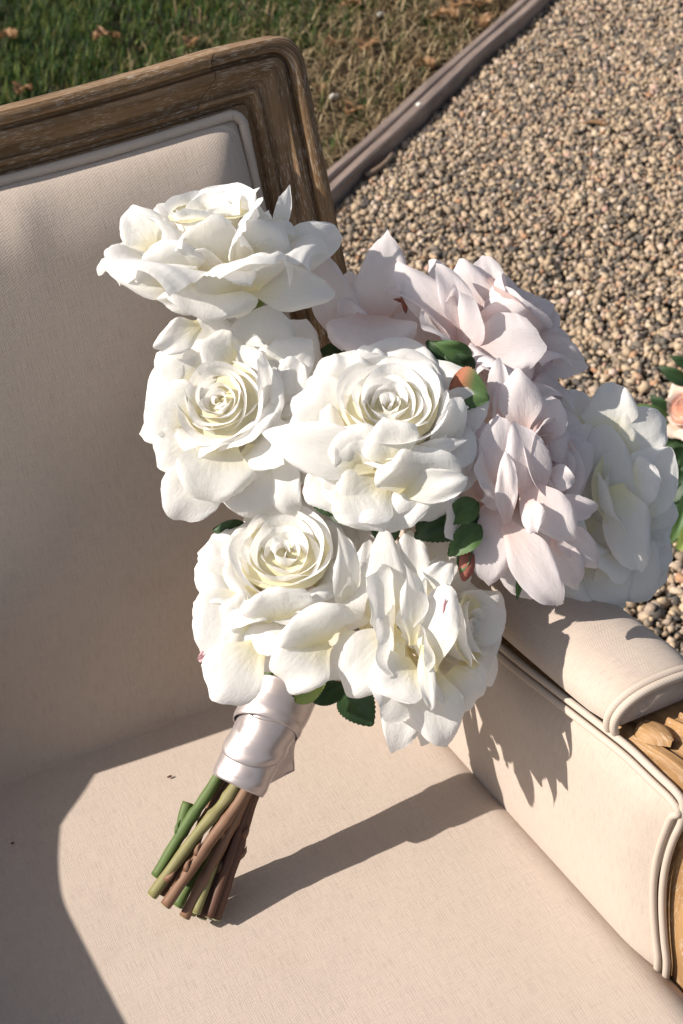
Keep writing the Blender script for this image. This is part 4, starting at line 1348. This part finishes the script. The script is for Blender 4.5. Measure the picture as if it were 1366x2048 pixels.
def ribbon_wrap():
    ax = NECK - TIE; L = np.linalg.norm(ax); ax /= L
    n = -ray(520, 1480); n = n - ax * (n @ ax); n /= np.linalg.norm(n); t = np.cross(ax, n)
    for b in (-1, 0, 1, 2):
        nu, nv = 96, 30
        V = []; U = []
        v0, v1 = ((-.03, .62), (.36, .86), (.62, 1.06), (-.02, 1.04))[b]
        slant = (.10, .30, -.30, .02)[b]; ph = (.2, 2.6, 3.4, 0)[b]
        for j in range(nv):
            tv = j / (nv - 1)
            for i in range(nu):
                a = 2 * math.pi * i / nu
                v = v0 + (v1 - v0) * tv + slant * .5 * math.sin(a + ph) * (1 if b else .4)
                r = .0160 + .0026 * v + .0009 * b
                fold = math.sin(2.0 * a + 7.0 * v + 1.3 * b) + .6 * math.sin(3 * a - 9 * v + 2.2 * b)
                r += .0007 * fold * (.4 + .6 * math.sin(math.pi * tv))
                r += .0007 * math.exp(-((tv - .10 - .05 * math.sin(2 * a)) / .10) ** 2)
                r -= .0006 * tv * (b < 2)
                V.append(TIE + ax * (v * L) + (math.cos(a) * t * 1.08 + math.sin(a) * n * .92) * r); U.append((a * .017, v * L))
        o = obj('ribbon_band', V, grid_faces(nu, nv, True), M_SATIN, ribbon, U)
        sd = o.modifiers.new('thick', 'SOLIDIFY'); sd.thickness = .0005
    # loose tail hanging on the right
    A = [at(560, 1440, .955), at(612, 1408, .960), at(598, 1475, .965), at(584, 1538, .968), at(532, 1566, .958), at(536, 1510, .952)]
    nu, nv = 12, 24
    V = []; U = []
    top0, top1 = at(556, 1405, .922), at(614, 1400, .936)
    bot0, bot1 = at(530, 1568, .945), at(585, 1540, .957)
    for j in range(nv):
        tv = j / (nv - 1)
        for i in range(nu):
            tu = i / (nu - 1)
            P = (top0 * (1 - tv) + bot0 * tv) * (1 - tu) + (top1 * (1 - tv) + bot1 * tv) * tu
            P = P + n * (.0022 * math.sin(tv * 9 + tu * 3) + .003 * math.sin(math.pi * tv)) + t * .002 * math.sin(tv * 7)
            V.append(P); U.append((tu * .03, tv * .06))
    o = obj('ribbon_tail', V, grid_faces(nu, nv), M_SATIN, ribbon, U)
    o.modifiers.new('thick', 'SOLIDIFY').thickness = .0004


ribbon_wrap()

# red-brown bud among the leaves
bud = empty('rose_bud', at(935, 1090, .862), 'small closed red brown rosebud hanging under the green leaves', 'rosebud')
c0, c1 = at(945, 1085, .862), at(927, 1162, .858)
pth = [c0 + (c1 - c0) * t for t in np.linspace(0, 1, 12)]
v, f, u = tube(pth, [.0025, .0042, .0056, .0064, .0067, .0066, .0062, .0056, .0048, .0038, .0027, .001], 14)
obj('bud_petals', v, f, M_BUD, bud, u)
for ang in (-40,):
    P, F, UV = petal(c0, c0 + (c1 - c0) * .8 + CR * .004 * math.sin(R(ang)), .0045, -ray(935, 1120) + CR * math.sin(R(ang)) * .8, bow=28, curl=-10, cup=120, roll=0, ripple=.0003)
    obj('sepal', P - ray(935, 1120) * .002, F, M_BUD if ang == 0 else M_LEAFL, bud, UV)
v, f, u = tube(catmull([c0, at(952, 1050, .88), at(930, 1010, .91), at(800, 1200, .94), NECK], 24), .0017, 8)
obj('stem', v, f, M_STEM_G, bud, u)

# ------------------------------------------------------------------ peach roses on the gravel
pg = on_z(1350, 1010, 0.0)
plant = empty('peach_rose_arrangement', (pg[0], pg[1], 0), 'peach garden rose with dark green leaves standing on the gravel at the right edge', 'flower arrangement')


class Loose(Rose):
    def __init__(self, px, py, d, axis, size, mat, root):
        Rose.__init__(self, 'tmp', px, py, d, axis, size, mat, 'x')
        bpy.data.objects.remove(self.root); self.root = root


pr = Loose(1375, 818, 1.98, (-.35, .25, .9), .042, M_PEACH, plant)
pr.heart(.55, 11, .35, 51)
pr.whorl(8, .30, .10, .80, .5, 30, 0, 52, curl=30)
pr.whorl(9, .30, .05, .95, .5, 52, 20, 53, curl=60)
ps = Rose.__new__(Rose)
for a in ((1345, 850, -10, 1250, 815, 0, 26, M_LEAFL), (1340, 830, -10, 1300, 790, 0, 16, M_LEAF), (1380, 770, -10, 1318, 732, 0, 16, M_LEAF), (1400, 740, -20, 1340, 712, 0, 14, M_LEAF),
          (1370, 880, -20, 1290, 905, -30, 30, M_LEAF), (1390, 900, -10, 1300, 960, -10, 30, M_LEAF), (1380, 930, 0, 1330, 1010, 10, 30, M_LEAF), (1395, 960, 10, 1340, 1090, 20, 18, M_LEAFL),
          (1400, 980, 0, 1300, 1020, 0, 30, M_LEAF), (1420, 890, 10, 1360, 940, 20, 30, M_LEAF), (1340, 940, -20, 1240, 960, -30, 34, M_LEAF), (1330, 990, -10, 1250, 1060, -10, 34, M_LEAF), (1420, 1010, 20, 1350, 1110, 30, 22, M_LEAFY)):
    ileaf(pr, *a)
for tx, ty, dd in ((1378, 850, 1.99), (1320, 960, 2.0), (1400, 960, 1.98)):
    v, f, u = tube(catmull([pg, pg * .5 + at(tx, ty, dd) * .5 + np.array([.01, 0, .01]), at(tx, ty, dd)], 14), .003, 8)
    obj('stem', v, f, M_STEM_G, plant, u)

# ------------------------------------------------------------------ small things on the ground
def oak_leaf(px, py, size, rot, z, label):
    c = on_z(px, py, z)
    n = 26
    V = []; U = []
    rs = np.random.default_rng(int(px * 7 + py))
    for j in range(n):
        v = j / (n - 1)
        w = size * .30 * math.sin(math.pi * v ** .8) ** .7 * (1 + .35 * math.sin(v * 22)) if 0 < v < 1 else .0005
        for i in range(7):
            u = 2 * i / 6 - 1
            x = (v - .5) * size; y = u * w
            zz = .010 * (u * u) + .012 * math.sin(v * 4 + rs.uniform(0, .2)) + .004 * math.sin(u * 5 + v * 9) + rs.uniform(0, .0008)
            V.append((c[0] + x * math.cos(rot) - y * math.sin(rot), c[1] + x * math.sin(rot) + y * math.cos(rot), z + .008 + zz)); U.append((i / 6, v))
    o = obj('dry_leaf', V, grid_faces(7, n), M_DRYLEAF, None, U)
    return tag(o, label, 'leaf', 'fallen dry leaves on the grass')


for k, (px, py, sz, ro, z, lb) in enumerate((
        (735, 100, .085, .9, .02, 'curled tan oak leaf on dry grass, right of the chair back corner'),
        (715, 232, .075, .4, .012, 'pale tan leaf lying beside a small green weed near the edging'),
        (885, 42, .085, 2.2, .02, 'brown leaf in the heap of leaves by the edging, leftmost'),
        (930, 18, .10, .3, .02, 'brown leaf in the heap by the edging, largest'),
        (960, 52, .09, 1.2, .015, 'dark brown leaf in the heap, touching the timber edging'),
        (985, 12, .08, 2.8, .025, 'tan leaf on top of the heap by the edging'),
        (850, 140, .06, 1.7, .012, 'small tan leaf lying close to the timber edging'),
        (672, 100, .06, .2, .012, 'straw coloured curled leaf right beside the chair frame corner'),
        (50, 190, .06, .8, .03, 'reddish brown leaf in the grass above the chair rail, far left'),
        (215, 82, .07, .1, .04, 'tan leaf lying on the dark grass behind the chair, left of centre'),
        (385, 96, .06, 1.0, .03, 'brown leaf in the grass just above the chair rail'),
        (15, 82, .07, 2.0, .03, 'brown leaf in the grass at the left edge'),
        (700, 20, .06, 2.4, .015, 'straw coloured leaf on dry grass at the top edge'),
        (640, 190, .05, 1.2, .012, 'small brown leaf beside the right edge of the chair back'))):
    oak_leaf(px, py, sz, ro, z, lb)

weed = empty('weed', on_z(722, 238, .01), 'small bright green weed growing beside the pale leaf', 'weed')
wp = on_z(722, 240, .01)
for k in range(6):
    a = k * 1.05
    leaf(weed, wp + np.array([0, 0, .005]), wp + np.array([.02 * math.cos(a), .02 * math.sin(a), .018]), .009, np.array([0, 0, 1.0]), M_LEAFL, teeth=4)

tw = [on_z(731, 352, .016), on_z(755, 338, .020), on_z(772, 324, .022), on_z(785, 308, .018)]
v, f, u = tube(catmull(tw, 20), np.linspace(.006, .004, 20), 8)
tag(obj('twig', v, f, M_TWIG, None, u), 'short bent grey twig lying on the gravel beside the edging', 'twig')
TV, TF = pebble_template()
for px, py, sz, lb in ((669, 193, .011, 'single white pebble on the grass right of the chair frame'), (838, 209, .006, 'tiny pale pebble resting on top of the timber edging'), (762, 28, .009, 'white pebble on the dry grass at the top')):
    c = on_z(px, py, .014 if py != 209 else .048)
    tag(obj('pebble', TV * sz * np.array([1.2, .9, .7]) + c, [tuple(q) for q in TF], M_STONE), lb, 'pebble')
c = on_z(1190, 245, .02)
d = np.array([ED[0], ED[1], 0])
P, F, UV = petal(c - CR * .028, c + CR * .026 - np.array([0, .012, 0]), .009, np.array([0, 0, 1.0]), bow=10, curl=20, cup=60, roll=0)
tag(obj('dry_leaf', P, F, M_DRYLEAF, None, UV), 'narrow brown leaf lying on the open gravel', 'leaf')
# crumbs of dirt on the seat
for px, py, sz in ((339, 1553, .0013), (25, 1686, .0010)):
    c = on_z(px, py, SEAT + .0035)
    tag(obj('dirt_speck', TV * sz * np.array([1.6, .7, .5]) + c, [tuple(q) for q in TF], M_STEM_D), 'dark speck of dirt on the sunlit seat' if px > 100 else 'dark speck of dirt on the shaded part of the seat', 'dirt')
